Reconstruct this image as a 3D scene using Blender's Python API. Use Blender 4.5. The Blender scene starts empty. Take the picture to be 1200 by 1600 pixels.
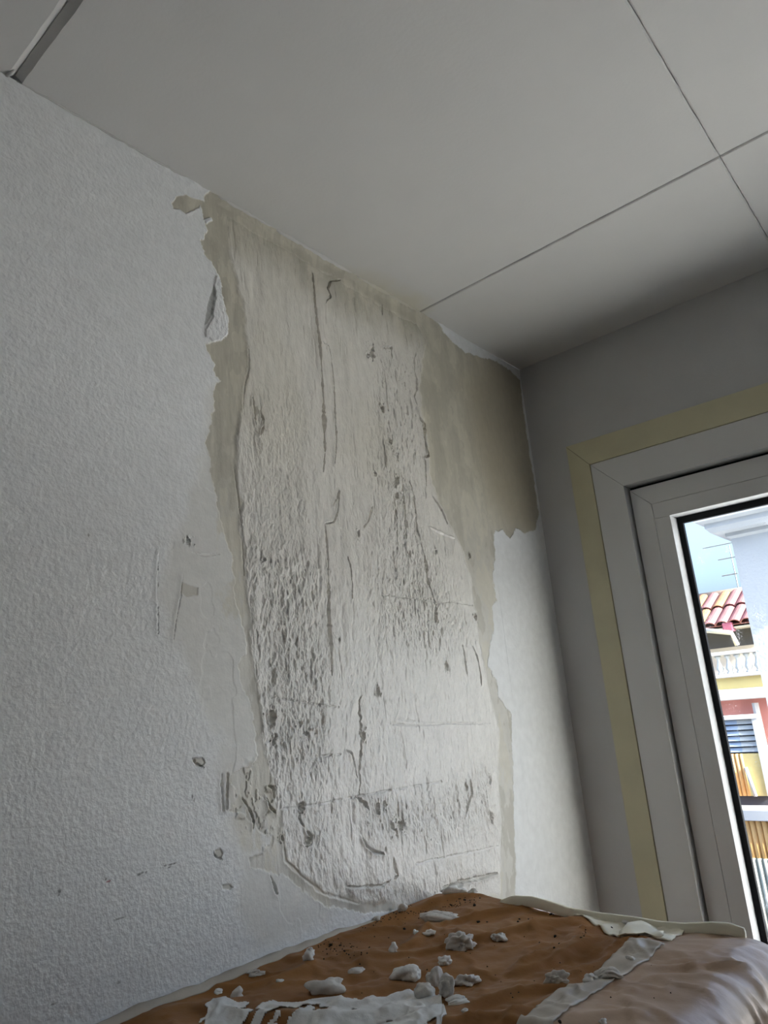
import bpy, bmesh, math, random
import numpy as np
from mathutils import Matrix, Vector

# ------------------------------------------------------------------ camera
scene = bpy.context.scene
COL = scene.collection
F_PX = 1122.49
H = 2.5                                   # ceiling height
CAM = np.array([1.16477, -2.29813, 1.300])
FW = np.array([-0.61343247, 0.74425977, 0.26415525])
RT = np.array([0.75378318, 0.6515616, -0.08531348])
UP = np.array([0.23560881, -0.14678172, 0.96069955])
cam_data = bpy.data.cameras.new('camera')
cam = bpy.data.objects.new('camera', cam_data)
COL.objects.link(cam)
cam_data.sensor_fit = 'HORIZONTAL'
cam_data.sensor_width = 36.0
cam_data.lens = 36.0 * F_PX / 1200.0
cam_data.clip_start = 0.02
cam_data.clip_end = 400
cam.matrix_world = Matrix(((RT[0], UP[0], -FW[0], CAM[0]),
                           (RT[1], UP[1], -FW[1], CAM[1]),
                           (RT[2], UP[2], -FW[2], CAM[2]),
                           (0, 0, 0, 1)))
scene.camera = cam

# ------------------------------------------------------------------ light
world = bpy.data.worlds.new('sky')
scene.world = world
world.use_nodes = True
wn = world.node_tree
bg = wn.nodes['Background']
SUN_EL, SUN_AZ = math.radians(27), math.radians(96)      # hazy sun to the right, just behind the plane of the glazed wall
sky = wn.nodes.new('ShaderNodeTexSky')
sky.sky_type = 'NISHITA'
sky.sun_disc = False
sky.sun_elevation, sky.sun_rotation = SUN_EL, SUN_AZ
sky.air_density, sky.dust_density, sky.ozone_density = 1.0, 9.0, 1.0
wb = wn.nodes.new('ShaderNodeVectorMath'); wb.operation = 'MULTIPLY'      # camera white balance
wb.inputs[1].default_value = (0.86, 1.02, 1.26)
wn.links.new(sky.outputs['Color'], wb.inputs[0])
wn.links.new(wb.outputs['Vector'], bg.inputs['Color'])
bg.inputs['Strength'].default_value = 0.30

sun_data = bpy.data.lights.new('sun', 'SUN')
sun_data.energy = 10.0
sun_data.angle = math.radians(1.0)
sun_data.color = (1.0, 0.95, 0.87)
sun = bpy.data.objects.new('sun', sun_data)
COL.objects.link(sun)
sun.rotation_euler = Vector((-math.sin(SUN_AZ) * math.cos(SUN_EL), -math.cos(SUN_AZ) * math.cos(SUN_EL), -math.sin(SUN_EL))).to_track_quat('-Z', 'Y').to_euler()

def portal(x0, x1, z0, z1, y):
    """tells the renderer where daylight enters; gives off no light itself"""
    d = bpy.data.lights.new('daylight_portal', 'AREA'); d.shape = 'RECTANGLE'
    d.size, d.size_y = x1 - x0, z1 - z0
    d.cycles.is_portal = True
    o = bpy.data.objects.new('daylight_portal', d); COL.objects.link(o)
    o.location = ((x0 + x1) / 2, y, (z0 + z1) / 2); o.rotation_euler = (math.radians(-90), 0, 0)
portal(0.42, 2.54, 0.44, 1.84, 0.27)

vs = scene.view_settings
vs.view_transform = 'Standard'
vs.look = 'None'
vs.exposure = 1.55
vs.gamma = 1.0
vs.use_curve_mapping = False
scene.cycles.use_denoising = True
scene.cycles.max_bounces = 12
scene.cycles.diffuse_bounces = 7
scene.cycles.transparent_max_bounces = 12
scene.cycles.sample_clamp_indirect = 6

rng = np.random.default_rng(7)
random.seed(7)

# ------------------------------------------------------------------ helpers
def ray(x, y):
    return FW * F_PX + RT * (x - 600.0) - UP * (y - 800.0)

def on(x, y, ax, val):
    """the world point seen at a photo pixel on the plane axis = val"""
    d = ray(x, y)
    return CAM + d * ((val - CAM[ax]) / d[ax])

def wl(x, y):
    p = on(x, y, 0, 0.0)
    return (p[1], p[2])

def sstep(a, b, x):
    t = np.clip((x - a) / (b - a), 0, 1)
    return t * t * (3 - 2 * t)

_TABLES = {}
def _table(seed):
    if seed not in _TABLES: _TABLES[seed] = np.random.default_rng(seed).uniform(-1, 1, (256, 256)).astype(np.float32)
    return _TABLES[seed]

def vnoise(X, Y, seed=0):
    """smooth value noise on arrays, about -1..1"""
    T = _table(seed)
    xi = np.floor(X).astype(np.int64); yi = np.floor(Y).astype(np.int64)
    fx = X - xi; fy = Y - yi
    fx = fx * fx * fx * (fx * (fx * 6 - 15) + 10); fy = fy * fy * fy * (fy * (fy * 6 - 15) + 10)
    a = T[xi & 255, yi & 255]; b = T[(xi + 1) & 255, yi & 255]
    c = T[xi & 255, (yi + 1) & 255]; d = T[(xi + 1) & 255, (yi + 1) & 255]
    return (a * (1 - fx) + b * fx) * (1 - fy) + (c * (1 - fx) + d * fx) * fy

def fbm(X, Y, sx, sy, octaves=4, seed=0, gain=0.5):
    s = np.zeros(np.broadcast(X, Y).shape); amp = 1; tot = 0
    for o in range(octaves):
        s += amp * vnoise(X / sx * 2 ** o + 17.3 * o, Y / sy * 2 ** o + 5.1 * o, seed + o)
        tot += amp; amp *= gain
    return s / tot

def _axis(t):
    i = np.floor(t).astype(np.int64); f = t - i
    return i & 255, (i + 1) & 255, (f * f * f * (f * (f * 6 - 15) + 10)).astype(np.float32)

def gfbm(ys, zs, sy, sz, octaves=4, seed=0, gain=0.5):
    """the same noise on a whole grid given by its two axes"""
    s = 0; amp = 1; tot = 0
    for o in range(octaves):
        T = _table(seed + o)
        i0, i1, f = _axis(ys / sy * 2 ** o + 17.3 * o)
        R_ = T[i0] * (1 - f)[:, None] + T[i1] * f[:, None]
        k0, k1, g = _axis(zs / sz * 2 ** o + 5.1 * o)
        s = s + np.float32(amp) * (np.take(R_, k0, 1) * (1 - g) + np.take(R_, k1, 1) * g)
        tot += amp; amp *= gain
    return s / np.float32(tot)

def mesh_obj(name, verts, faces, mat=None, parent=None, smooth=False):
    me = bpy.data.meshes.new(name)
    me.from_pydata([tuple(map(float, v)) for v in verts], [], [tuple(f) for f in faces])
    me.update()
    if smooth:
        me.polygons.foreach_set('use_smooth', [True] * len(me.polygons))
    o = bpy.data.objects.new(name, me)
    COL.objects.link(o)
    if mat: me.materials.append(mat)
    if parent: o.parent = parent
    return o

class MB:
    def __init__(self): self.v = []; self.f = []
    def box(self, a, b):
        x0, y0, z0 = a; x1, y1, z1 = b; n = len(self.v)
        self.v += [(x0,y0,z0),(x1,y0,z0),(x1,y1,z0),(x0,y1,z0),(x0,y0,z1),(x1,y0,z1),(x1,y1,z1),(x0,y1,z1)]
        self.f += [(n,n+3,n+2,n+1),(n+4,n+5,n+6,n+7),(n,n+1,n+5,n+4),(n+1,n+2,n+6,n+5),(n+2,n+3,n+7,n+6),(n+3,n,n+4,n+7)]
        return self
    def loft(self, rings, caps=True):
        n = len(self.v); k = len(rings[0])
        for r in rings: self.v += [tuple(p) for p in r]
        for i in range(len(rings) - 1):
            for j in range(k):
                a = n + i * k + j; b = n + i * k + (j + 1) % k
                self.f.append((a, b, b + k, a + k))
        if caps:
            self.f.append(tuple(range(n + k - 1, n - 1, -1)))
            self.f.append(tuple(range(n + (len(rings) - 1) * k, n + len(rings) * k)))
        return self
    def tube(self, pts, rad, seg=8):
        pts = [Vector(p) for p in pts]; rings = []
        for i, p in enumerate(pts):
            t = (pts[min(i + 1, len(pts) - 1)] - pts[max(i - 1, 0)]).normalized()
            a = t.orthogonal().normalized() if i == 0 else (a - t * a.dot(t)).normalized()
            b = t.cross(a); r = rad[i] if isinstance(rad, (list, tuple)) else rad
            rings.append([p + a * math.cos(2 * math.pi * k / seg) * r + b * math.sin(2 * math.pi * k / seg) * r for k in range(seg)])
        return self.loft(rings)
    def build(self, name, mat, parent=None, bevel=0, smooth=False):
        o = mesh_obj(name, self.v, self.f, mat, parent, smooth)
        bm = bmesh.new(); bm.from_mesh(o.data)
        bmesh.ops.recalc_face_normals(bm, faces=bm.faces)
        if bevel:
            bmesh.ops.bevel(bm, geom=list(bm.edges), offset=bevel, segments=2, profile=0.6, affect='EDGES', clamp_overlap=True)
        bm.to_mesh(o.data); bm.free()
        return o

def tag(o, label=None, cat=None, group=None, kind=None):
    if label: o['label'] = label
    if cat: o['category'] = cat
    if group: o['group'] = group
    if kind: o['kind'] = kind
    return o

def empty(name, loc=(0, 0, 0)):
    o = bpy.data.objects.new(name, None); COL.objects.link(o); o.location = loc
    return o

# ------------------------------------------------------------------ materials
def material(name, base, rough=0.6, spec=0.4, noise=None, bump=None, metallic=0.0):
    """noise = (scale, amount); bump = (scale, strength, distance)"""
    m = bpy.data.materials.new(name); m.use_nodes = True
    nt = m.node_tree; b = nt.nodes['Principled BSDF']
    b.inputs['Base Color'].default_value = (*base, 1)
    b.inputs['Roughness'].default_value = rough
    b.inputs['Specular IOR Level'].default_value = spec
    b.inputs['Metallic'].default_value = metallic
    tc = nt.nodes.new('ShaderNodeTexCoord')
    if noise:
        n = nt.nodes.new('ShaderNodeTexNoise'); n.inputs['Scale'].default_value = noise[0]; n.inputs['Detail'].default_value = 5
        nt.links.new(tc.outputs['Object'], n.inputs['Vector'])
        r = nt.nodes.new('ShaderNodeValToRGB')
        k = noise[1]
        r.color_ramp.elements[0].position = 0.3; r.color_ramp.elements[1].position = 0.7
        r.color_ramp.elements[0].color = (*[max(0, c * (1 - k)) for c in base], 1)
        r.color_ramp.elements[1].color = (*[min(1, c * (1 + k)) for c in base], 1)
        nt.links.new(n.outputs['Fac'], r.inputs['Fac'])
        nt.links.new(r.outputs['Color'], b.inputs['Base Color'])
    if bump:
        n2 = nt.nodes.new('ShaderNodeTexNoise'); n2.inputs['Scale'].default_value = bump[0]; n2.inputs['Detail'].default_value = 4
        nt.links.new(tc.outputs['Object'], n2.inputs['Vector'])
        bp = nt.nodes.new('ShaderNodeBump'); bp.inputs['Strength'].default_value = bump[1]; bp.inputs['Distance'].default_value = bump[2]
        nt.links.new(n2.outputs['Fac'], bp.inputs['Height'])
        nt.links.new(bp.outputs['Normal'], b.inputs['Normal'])
    return m

# left wall: colour, gloss and stipple come as attributes of the plaster layers, nodes add grain and fine relief
def wall_material():
    m = bpy.data.materials.new('layered_wall'); m.use_nodes = True
    nt = m.node_tree; L = nt.links.new; N = nt.nodes.new
    b = nt.nodes['Principled BSDF']
    tc = N('ShaderNodeTexCoord')
    col = N('ShaderNodeAttribute'); col.attribute_name = 'layer_colour'
    lay = N('ShaderNodeAttribute'); lay.attribute_name = 'layer_mix'      # r = stipple, g = plaster grain, b = gloss
    sep = N('ShaderNodeSeparateColor'); L(lay.outputs['Color'], sep.inputs['Color'])
    g = N('ShaderNodeTexNoise'); g.inputs['Scale'].default_value = 38; g.inputs['Detail'].default_value = 6
    L(tc.outputs['Object'], g.inputs['Vector'])
    gm = N('ShaderNodeMapRange'); gm.inputs['From Min'].default_value = 0.3; gm.inputs['From Max'].default_value = 0.7
    gm.inputs['To Min'].default_value = 0.955; gm.inputs['To Max'].default_value = 1.045
    L(g.outputs['Fac'], gm.inputs['Value'])
    mul = N('ShaderNodeVectorMath'); mul.operation = 'SCALE'
    L(col.outputs['Color'], mul.inputs[0]); L(gm.outputs['Result'], mul.inputs['Scale'])
    L(mul.outputs['Vector'], b.inputs['Base Color'])
    rr = N('ShaderNodeMapRange'); rr.inputs['To Min'].default_value = 0.56; rr.inputs['To Max'].default_value = 0.25
    L(sep.outputs['Blue'], rr.inputs['Value']); L(rr.outputs['Result'], b.inputs['Roughness'])
    b.inputs['Specular IOR Level'].default_value = 0.80
    # roller stipple
    s1 = N('ShaderNodeTexNoise'); s1.inputs['Scale'].default_value = 105; s1.inputs['Detail'].default_value = 2.5; s1.inputs['Roughness'].default_value = 0.5
    L(tc.outputs['Object'], s1.inputs['Vector'])
    m1 = N('ShaderNodeMath'); m1.operation = 'MULTIPLY'; L(s1.outputs['Fac'], m1.inputs[0]); L(sep.outputs['Red'], m1.inputs[1])
    # trowel grain, drawn out vertically
    mp = N('ShaderNodeMapping'); mp.inputs['Scale'].default_value = (1, 1, 0.55); L(tc.outputs['Object'], mp.inputs['Vector'])
    s2 = N('ShaderNodeTexNoise'); s2.inputs['Scale'].default_value = 230; s2.inputs['Detail'].default_value = 6; s2.inputs['Roughness'].default_value = 0.6
    L(mp.outputs['Vector'], s2.inputs['Vector'])
    m2 = N('ShaderNodeMath'); m2.operation = 'MULTIPLY'; L(s2.outputs['Fac'], m2.inputs[0]); L(sep.outputs['Green'], m2.inputs[1])
    ad = N('ShaderNodeMath'); ad.operation = 'ADD'; L(m1.outputs[0], ad.inputs[0]); L(m2.outputs[0], ad.inputs[1])
    bp = N('ShaderNodeBump'); bp.inputs['Strength'].default_value = 0.85; bp.inputs['Distance'].default_value = 0.0028
    L(ad.outputs[0], bp.inputs['Height']); L(bp.outputs['Normal'], b.inputs['Normal'])
    return m

def ceiling_material():
    m = bpy.data.materials.new('ceiling_paint'); m.use_nodes = True
    nt = m.node_tree; L = nt.links.new; N = nt.nodes.new
    b = nt.nodes['Principled BSDF']; b.inputs['Roughness'].default_value = 0.75; b.inputs['Specular IOR Level'].default_value = 0.25
    tc = N('ShaderNodeTexCoord')
    n = N('ShaderNodeTexNoise'); n.inputs['Scale'].default_value = 9; n.inputs['Detail'].default_value = 6; L(tc.outputs['Object'], n.inputs['Vector'])
    sx = N('ShaderNodeSeparateXYZ'); L(tc.outputs['Object'], sx.inputs['Vector'])
    # plaster dust smeared on the ceiling along the edge of the bare patch
    ed = N('ShaderNodeMapRange'); ed.inputs['From Min'].default_value = 0.0; ed.inputs['From Max'].default_value = 0.11; ed.inputs['To Min'].default_value = 1; ed.inputs['To Max'].default_value = 0
    L(sx.outputs['X'], ed.inputs['Value'])
    ya = N('ShaderNodeMapRange'); ya.inputs['From Min'].default_value = -1.05; ya.inputs['From Max'].default_value = -0.85; L(sx.outputs['Y'], ya.inputs['Value'])
    yb = N('ShaderNodeMapRange'); yb.inputs['From Min'].default_value = -0.64; yb.inputs['From Max'].default_value = -0.56; yb.inputs['To Min'].default_value = 1; yb.inputs['To Max'].default_value = 0; L(sx.outputs['Y'], yb.inputs['Value'])
    q = N('ShaderNodeMath'); q.operation = 'MULTIPLY'; L(ya.outputs[0], q.inputs[0]); L(yb.outputs[0], q.inputs[1])
    q2 = N('ShaderNodeMath'); q2.operation = 'MULTIPLY'; L(q.outputs[0], q2.inputs[0]); L(ed.outputs[0], q2.inputs[1])
    q3 = N('ShaderNodeMath'); q3.operation = 'MULTIPLY'; L(q2.outputs[0], q3.inputs[0]); L(n.outputs['Fac'], q3.inputs[1])
    q4 = N('ShaderNodeMapRange'); q4.inputs['From Min'].default_value = 0.12; q4.inputs['From Max'].default_value = 0.42; q4.inputs['To Max'].default_value = 0.75; L(q3.outputs[0], q4.inputs['Value'])
    base = N('ShaderNodeValToRGB'); base.color_ramp.elements[0].color = (0.585, 0.582, 0.57, 1); base.color_ramp.elements[1].color = (0.625, 0.62, 0.605, 1)
    L(n.outputs['Fac'], base.inputs['Fac'])
    mx = N('ShaderNodeMix'); mx.data_type = 'RGBA'; L(q4.outputs[0], mx.inputs['Factor']); L(base.outputs['Color'], mx.inputs['A']); mx.inputs['B'].default_value = (0.56, 0.53, 0.43, 1)
    L(mx.outputs['Result'], b.inputs['Base Color'])
    s = N('ShaderNodeTexNoise'); s.inputs['Scale'].default_value = 120; s.inputs['Detail'].default_value = 3; L(tc.outputs['Object'], s.inputs['Vector'])
    bp = N('ShaderNodeBump'); bp.inputs['Strength'].default_value = 0.25; bp.inputs['Distance'].default_value = 0.0012
    L(s.outputs['Fac'], bp.inputs['Height']); L(bp.outputs['Normal'], b.inputs['Normal'])
    return m

def glass_material():
    m = bpy.data.materials.new('dusty_glass'); m.use_nodes = True
    nt = m.node_tree; L = nt.links.new; N = nt.nodes.new
    nt.nodes.remove(nt.nodes['Principled BSDF']); out = nt.nodes['Material Output']
    tr = N('ShaderNodeBsdfTransparent'); tr.inputs['Color'].default_value = (0.93, 0.95, 0.945, 1)
    gl = N('ShaderNodeBsdfGlossy'); gl.inputs['Roughness'].default_value = 0.02
    fr = N('ShaderNodeFresnel'); fr.inputs['IOR'].default_value = 1.45
    mx = N('ShaderNodeMixShader'); L(fr.outputs[0], mx.inputs['Fac']); L(tr.outputs[0], mx.inputs[1]); L(gl.outputs[0], mx.inputs[2])
    df = N('ShaderNodeBsdfTranslucent'); df.inputs['Color'].default_value = (0.9, 0.92, 0.92, 1)
    tc = N('ShaderNodeTexCoord')
    v = N('ShaderNodeTexNoise'); v.inputs['Scale'].default_value = 260; v.inputs['Detail'].default_value = 3; L(tc.outputs['Object'], v.inputs['Vector'])
    big = N('ShaderNodeTexNoise'); big.inputs['Scale'].default_value = 14; L(tc.outputs['Object'], big.inputs['Vector'])
    mm = N('ShaderNodeMath'); mm.operation = 'MULTIPLY'; L(v.outputs['Fac'], mm.inputs[0]); L(big.outputs['Fac'], mm.inputs[1])
    rp = N('ShaderNodeMapRange'); rp.inputs['From Min'].default_value = 0.36; rp.inputs['From Max'].default_value = 0.42; rp.inputs['To Max'].default_value = 0.25
    L(mm.outputs[0], rp.inputs['Value'])
    m2 = N('ShaderNodeMixShader'); L(rp.outputs[0], m2.inputs['Fac']); L(mx.outputs[0], m2.inputs[1]); L(df.outputs[0], m2.inputs[2])
    L(m2.outputs[0], out.inputs['Surface'])
    return m

def paper_material(name, ca, cb, rough, coat):
    m = bpy.data.materials.new(name); m.use_nodes = True
    nt = m.node_tree; L = nt.links.new; N = nt.nodes.new
    b = nt.nodes['Principled BSDF']; b.inputs['Roughness'].default_value = rough; b.inputs['Specular IOR Level'].default_value = 0.16 + 0.5 * coat
    b.inputs['Coat Weight'].default_value = coat; b.inputs['Coat Roughness'].default_value = 0.46
    tc = N('ShaderNodeTexCoord')
    n = N('ShaderNodeTexNoise'); n.inputs['Scale'].default_value = 7; n.inputs['Detail'].default_value = 6; L(tc.outputs['Object'], n.inputs['Vector'])
    base = N('ShaderNodeValToRGB'); base.color_ramp.elements[0].position = 0.3; base.color_ramp.elements[1].position = 0.72
    base.color_ramp.elements[0].color = (*ca, 1); base.color_ramp.elements[1].color = (*cb, 1)
    L(n.outputs['Fac'], base.inputs['Fac']); L(base.outputs['Color'], b.inputs['Base Color'])
    s = N('ShaderNodeTexNoise'); s.inputs['Scale'].default_value = 28; s.inputs['Detail'].default_value = 5; L(tc.outputs['Object'], s.inputs['Vector'])
    bp = N('ShaderNodeBump'); bp.inputs['Strength'].default_value = 0.35; bp.inputs['Distance'].default_value = 0.006
    L(s.outputs['Fac'], bp.inputs['Height']); L(bp.outputs['Normal'], b.inputs['Normal'])
    return m

M_WALL = wall_material()
M_CEIL = ceiling_material()
M_GLASS = glass_material()
M_PAPER = paper_material('kraft_paper', (0.235, 0.102, 0.030), (0.320, 0.155, 0.055), 0.50, 0.0)
M_PAPER2 = paper_material('coated_kraft_paper', (0.40, 0.262, 0.165), (0.52, 0.375, 0.262), 0.44, 0.6)  # brown like the rear sheet, lightened to stand in for window glare
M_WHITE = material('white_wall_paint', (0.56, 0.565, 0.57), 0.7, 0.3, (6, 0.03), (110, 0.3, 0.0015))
M_BEIGE = material('beige_wall_paint', (0.36, 0.34, 0.31), 0.7, 0.3, (6, 0.03))
M_FLOOR = material('floor_tile', (0.26, 0.22, 0.18), 0.5, 0.4, (3, 0.12))
M_TRIM = material('cream_trim', (0.60, 0.57, 0.40), 0.55, 0.4, (9, 0.05), (60, 0.1, 0.001))
M_PVC = material('white_pvc', (0.68, 0.69, 0.69), 0.38, 0.45, (5, 0.015))
M_GASKET = material('black_rubber', (0.006, 0.007, 0.009), 0.6, 0.2)
M_CREAM = material('cream_masking_paper', (0.84, 0.80, 0.66), 0.6, 0.3, (14, 0.05), (60, 0.2, 0.002))
M_TAPE = material('pale_tape', (0.50, 0.45, 0.38), 0.42, 0.45, (20, 0.08), (70, 0.25, 0.002))
M_CHUNK = material('plaster_crumb', (0.66, 0.64, 0.60), 0.75, 0.25, (60, 0.10), (160, 0.6, 0.002))
M_CHUNKW = material('white_plaster_crumb', (0.80, 0.80, 0.77), 0.7, 0.25, (60, 0.06), (160, 0.5, 0.002))
M_DARK = material('dark_mortar_crumb', (0.05, 0.042, 0.036), 0.9, 0.1, (90, 0.3))
M_SMEAR = material('dried_white_plaster', (0.72, 0.72, 0.70), 0.6, 0.35, (30, 0.07), (90, 0.5, 0.003))

# ------------------------------------------------------------------ left wall
# columns are fine where the bare patch is
YS = np.concatenate([np.arange(-2.02, -1.56, 0.0022), np.arange(-1.56, -0.36, 0.0015), np.arange(-0.36, 0.0, 0.0025), [0.0]])
ZS = np.concatenate([[0.0, 0.4], np.arange(0.80, 2.5, 0.002), [2.5]])
GY, GZ = np.meshgrid(YS.astype(np.float32), ZS.astype(np.float32), indexing='ij')
HT = np.zeros(GY.shape, np.float32)
NY, NZ = GY.shape

def px_poly(pts): return np.array([wl(x, y) for x, y in pts])

def poly_sd(pts, warp=0.0, seed=0, wscale=0.03):
    """signed distance (metres, inside > 0) to a polygon given in photo pixels, on the wall plane"""
    P = px_poly(pts).astype(np.float32)
    m = 0.12
    i0, i1 = np.searchsorted(YS, [P[:, 0].min() - m, P[:, 0].max() + m]); j0, j1 = np.searchsorted(ZS, [P[:, 1].min() - m, P[:, 1].max() + m])
    out = np.full(GY.shape, -1.0, np.float32)
    y = GY[i0:i1, j0:j1]; z = GZ[i0:i1, j0:j1]
    if warp:
        y = y + warp * gfbm(YS[i0:i1], ZS[j0:j1], wscale, wscale, 4, seed, 0.6)
        z = z + warp * gfbm(YS[i0:i1], ZS[j0:j1], wscale, wscale, 4, seed + 50, 0.6)
    d = np.full(y.shape, 9.0, np.float32); ins = np.zeros(y.shape, bool)
    n = len(P)
    for k in range(n):
        a = P[k]; b = P[(k + 1) % n]
        e = b - a; l2 = e @ e + 1e-12
        t = np.clip(((y - a[0]) * e[0] + (z - a[1]) * e[1]) / l2, 0, 1)
        d = np.minimum(d, (y - a[0] - t * e[0]) ** 2 + (z - a[1] - t * e[1]) ** 2)
        c = (a[1] > z) != (b[1] > z)
        with np.errstate(divide='ignore', invalid='ignore'):
            xx = (b[0] - a[0]) * (z - a[1]) / (b[1] - a[1] + 1e-15) + a[0]
        ins ^= c & (y < xx)
    d = np.sqrt(d)
    out[i0:i1, j0:j1] = np.where(ins, d, -d)
    return out

def groove(pts, w_px, depth, lip=0.0, wob=0.0012, seed=1, taper=True, sharp=1.0):
    """cut a crack along photo-pixel points into the wall; lip raises its left side"""
    P = px_poly(pts); n = len(P)
    mid = pts[n // 2]
    w = abs(wl(mid[0] + w_px, mid[1])[0] - wl(*mid)[0]) * 0.36 + 0.0007
    m = max(0.02, 4 * w)
    i0, i1 = np.searchsorted(YS, [P[:, 0].min() - m, P[:, 0].max() + m]); j0, j1 = np.searchsorted(ZS, [P[:, 1].min() - m, P[:, 1].max() + m])
    y = GY[i0:i1, j0:j1]; z = GZ[i0:i1, j0:j1]
    if y.size == 0: return
    wv = gfbm(YS[i0:i1], ZS[j0:j1], 0.009, 0.009, 3, seed); y = y + 1.3 * wob * wv; z = z + wob * wv[::-1]
    seg = np.linalg.norm(np.diff(P, axis=0), axis=1); cum = np.concatenate([[0], np.cumsum(seg)]); tot = cum[-1]
    d = np.full(y.shape, 9.0); s = np.zeros(y.shape); side = np.zeros(y.shape)
    for k in range(n - 1):
        a, b = P[k], P[k + 1]; e = b - a; l2 = e @ e + 1e-12
        t = np.clip(((y - a[0]) * e[0] + (z - a[1]) * e[1]) / l2, 0, 1)
        q = np.hypot(y - a[0] - t * e[0], z - a[1] - t * e[1])
        sel = q < d
        d = np.where(sel, q, d); s = np.where(sel, (cum[k] + t * seg[k]) / tot, s)
        side = np.where(sel, np.sign(a[0] - y + (z - a[1]) * e[0] / (e[1] if abs(e[1]) > 1e-4 else 1e-4)), side)
    ww = w * (np.clip(np.sin(np.pi * np.clip(s, 0, 1)), 0, 1) ** 0.5 * 0.85 + 0.15 if taper else 1.0)
    ww = ww * (1 + 0.45 * vnoise(s * tot / 0.02, s * 0, seed + 9) + 0.45 * vnoise(s * tot / 0.006, s * 0 + 3.3, seed + 19))
    prof = np.clip(1 - (d / np.maximum(ww, 0.0007)), 0, 1) ** sharp
    HT[i0:i1, j0:j1] -= depth * 1.25 * np.minimum(1, prof * 2.6)
    if lip:
        HT[i0:i1, j0:j1] += lip * np.exp(-((d - ww) / 0.006) ** 2) * (side > 0)

def pit(x, y, r_px, depth, seed=0):
    c = wl(x, y); r = abs(wl(x + r_px, y)[0] - c[0])
    i0, i1 = np.searchsorted(YS, [c[0] - 3 * r, c[0] + 3 * r]); j0, j1 = np.searchsorted(ZS, [c[1] - 3 * r, c[1] + 3 * r])
    yy = GY[i0:i1, j0:j1] - c[0]; zz = GZ[i0:i1, j0:j1] - c[1]
    d = np.hypot(yy, zz * 0.8) / r * (1 + 0.55 * vnoise(yy / r * 1.1 + x, zz / r * 0.9 + y, 3) + 0.35 * vnoise(yy / r * 2.6 + y, zz / r * 2.2 + x, 4))
    HT[i0:i1, j0:j1] -= depth * sstep(1.1, 0.45, d)
    HT[i0:i1, j0:j1] += 0.0012 * np.exp(-((d - 1.35) / 0.3) ** 2)

# --- the layers, traced on the wall plane
SKIM = [(312,316),(330,300),(345,306),(380,326),(440,362),(500,396),(560,432),(620,464),(665,488),(676,500),(690,515),(703,532),(722,548),(742,555),(775,565),
        (798,580),(812,594),(817,640),(826,700),(837,770),(842,806),(836,828),(820,834),(806,826),(796,842),(784,826),(771,834),
        (774,872),(769,900),(776,938),(768,948),(772,977),(764,1013),(760,1040),(766,1050),(776,1062),(778,1090),(798,1114),(801,1205),(803,1270),(805,1367),(804,1410),
        (700,1420),(560,1425),(513,1420),(471,1392),(449,1372),(428,1368),(388,1357),(391,1336),(420,1325),(425,1305),(407,1301),(380,1272),(361,1266),(355,1240),(355,1211),
        (375,1206),(395,1200),(404,1180),(396,1130),(388,1092),(374,1070),(372,1036),(384,1020),(378,970),(369,935),(363,890),(361,866),(355,851),(349,839),(343,812),(336,770),(330,740),
        (328,715),(322,700),(320,690),(326,668),(328,655),(334,640),(335,605),(342,595),(332,580),(335,570),(326,553),(320,540),
        (352,528),(356,500),(350,470),(340,430),(330,410),(318,395),(316,380),(322,360),(318,340)]
BLOB = [(268,318),(275,308),(290,304),(302,310),(316,313),(310,325),(298,330),(289,334),(280,328),(270,326)]
ROUGHP = [(350,330),(420,375),(520,430),(600,478),(650,505),(668,530),(660,560),(655,600),(660,640),(668,690),(672,740),(686,785),(704,820),(722,860),(736,900),(742,950),(748,1000),(757,1040),
          (767,1088),(780,1140),(780,1205),(785,1286),(783,1340),(782,1400),(690,1410),(610,1415),(561,1411),(503,1393),(471,1366),(444,1344),(441,1309),(438,1290),(428,1250),(418,1200),
          (410,1160),(403,1094),(396,1060),(391,1004),(384,935),(381,890),(377,840),(373,790),(366,740),(368,680),(374,640),(382,600),(388,575),(385,540),(378,480),(362,420)]
SMOOTHP = [(262,860),(290,800),(312,700),(330,600),(345,600),(380,900),(400,1100),(405,1180),(370,1190),(330,1120),(300,1060),(270,990),(250,930)]
SMOOTH2 = [(340,1160),(400,1150),(440,1300),(560,1420),(400,1480),(370,1420),(385,1360),(345,1290)]
CLEAN_R = [(771,834),(842,820),(940,1440),(804,1410),(801,1205),(798,1114),(764,1040)]

sd_skim = np.maximum(poly_sd(SKIM, 0.009, 11, 0.022), poly_sd(BLOB, 0.004, 12))
sd_rough = poly_sd(ROUGHP, 0.012, 21, 0.05)
sd_smooth = np.maximum(poly_sd(SMOOTHP, 0.02, 31, 0.06), poly_sd(SMOOTH2, 0.02, 35, 0.06))
sd_right = poly_sd(CLEAN_R, 0.004, 41)

skim = sstep(-0.0020, 0.0020, sd_skim)
rough = sstep(-0.003, 0.010, sd_rough) * np.maximum(skim, 0)
# the top of the patch fades from skim to rough plaster without an edge
fade = sstep(2.47, 2.30, GZ + 0.05 * gfbm(YS, ZS, 0.08, 0.08, 3, 61) + np.clip(-0.9 - GY, -1, 1) * 0.0)
rough_c = rough * fade

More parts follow.
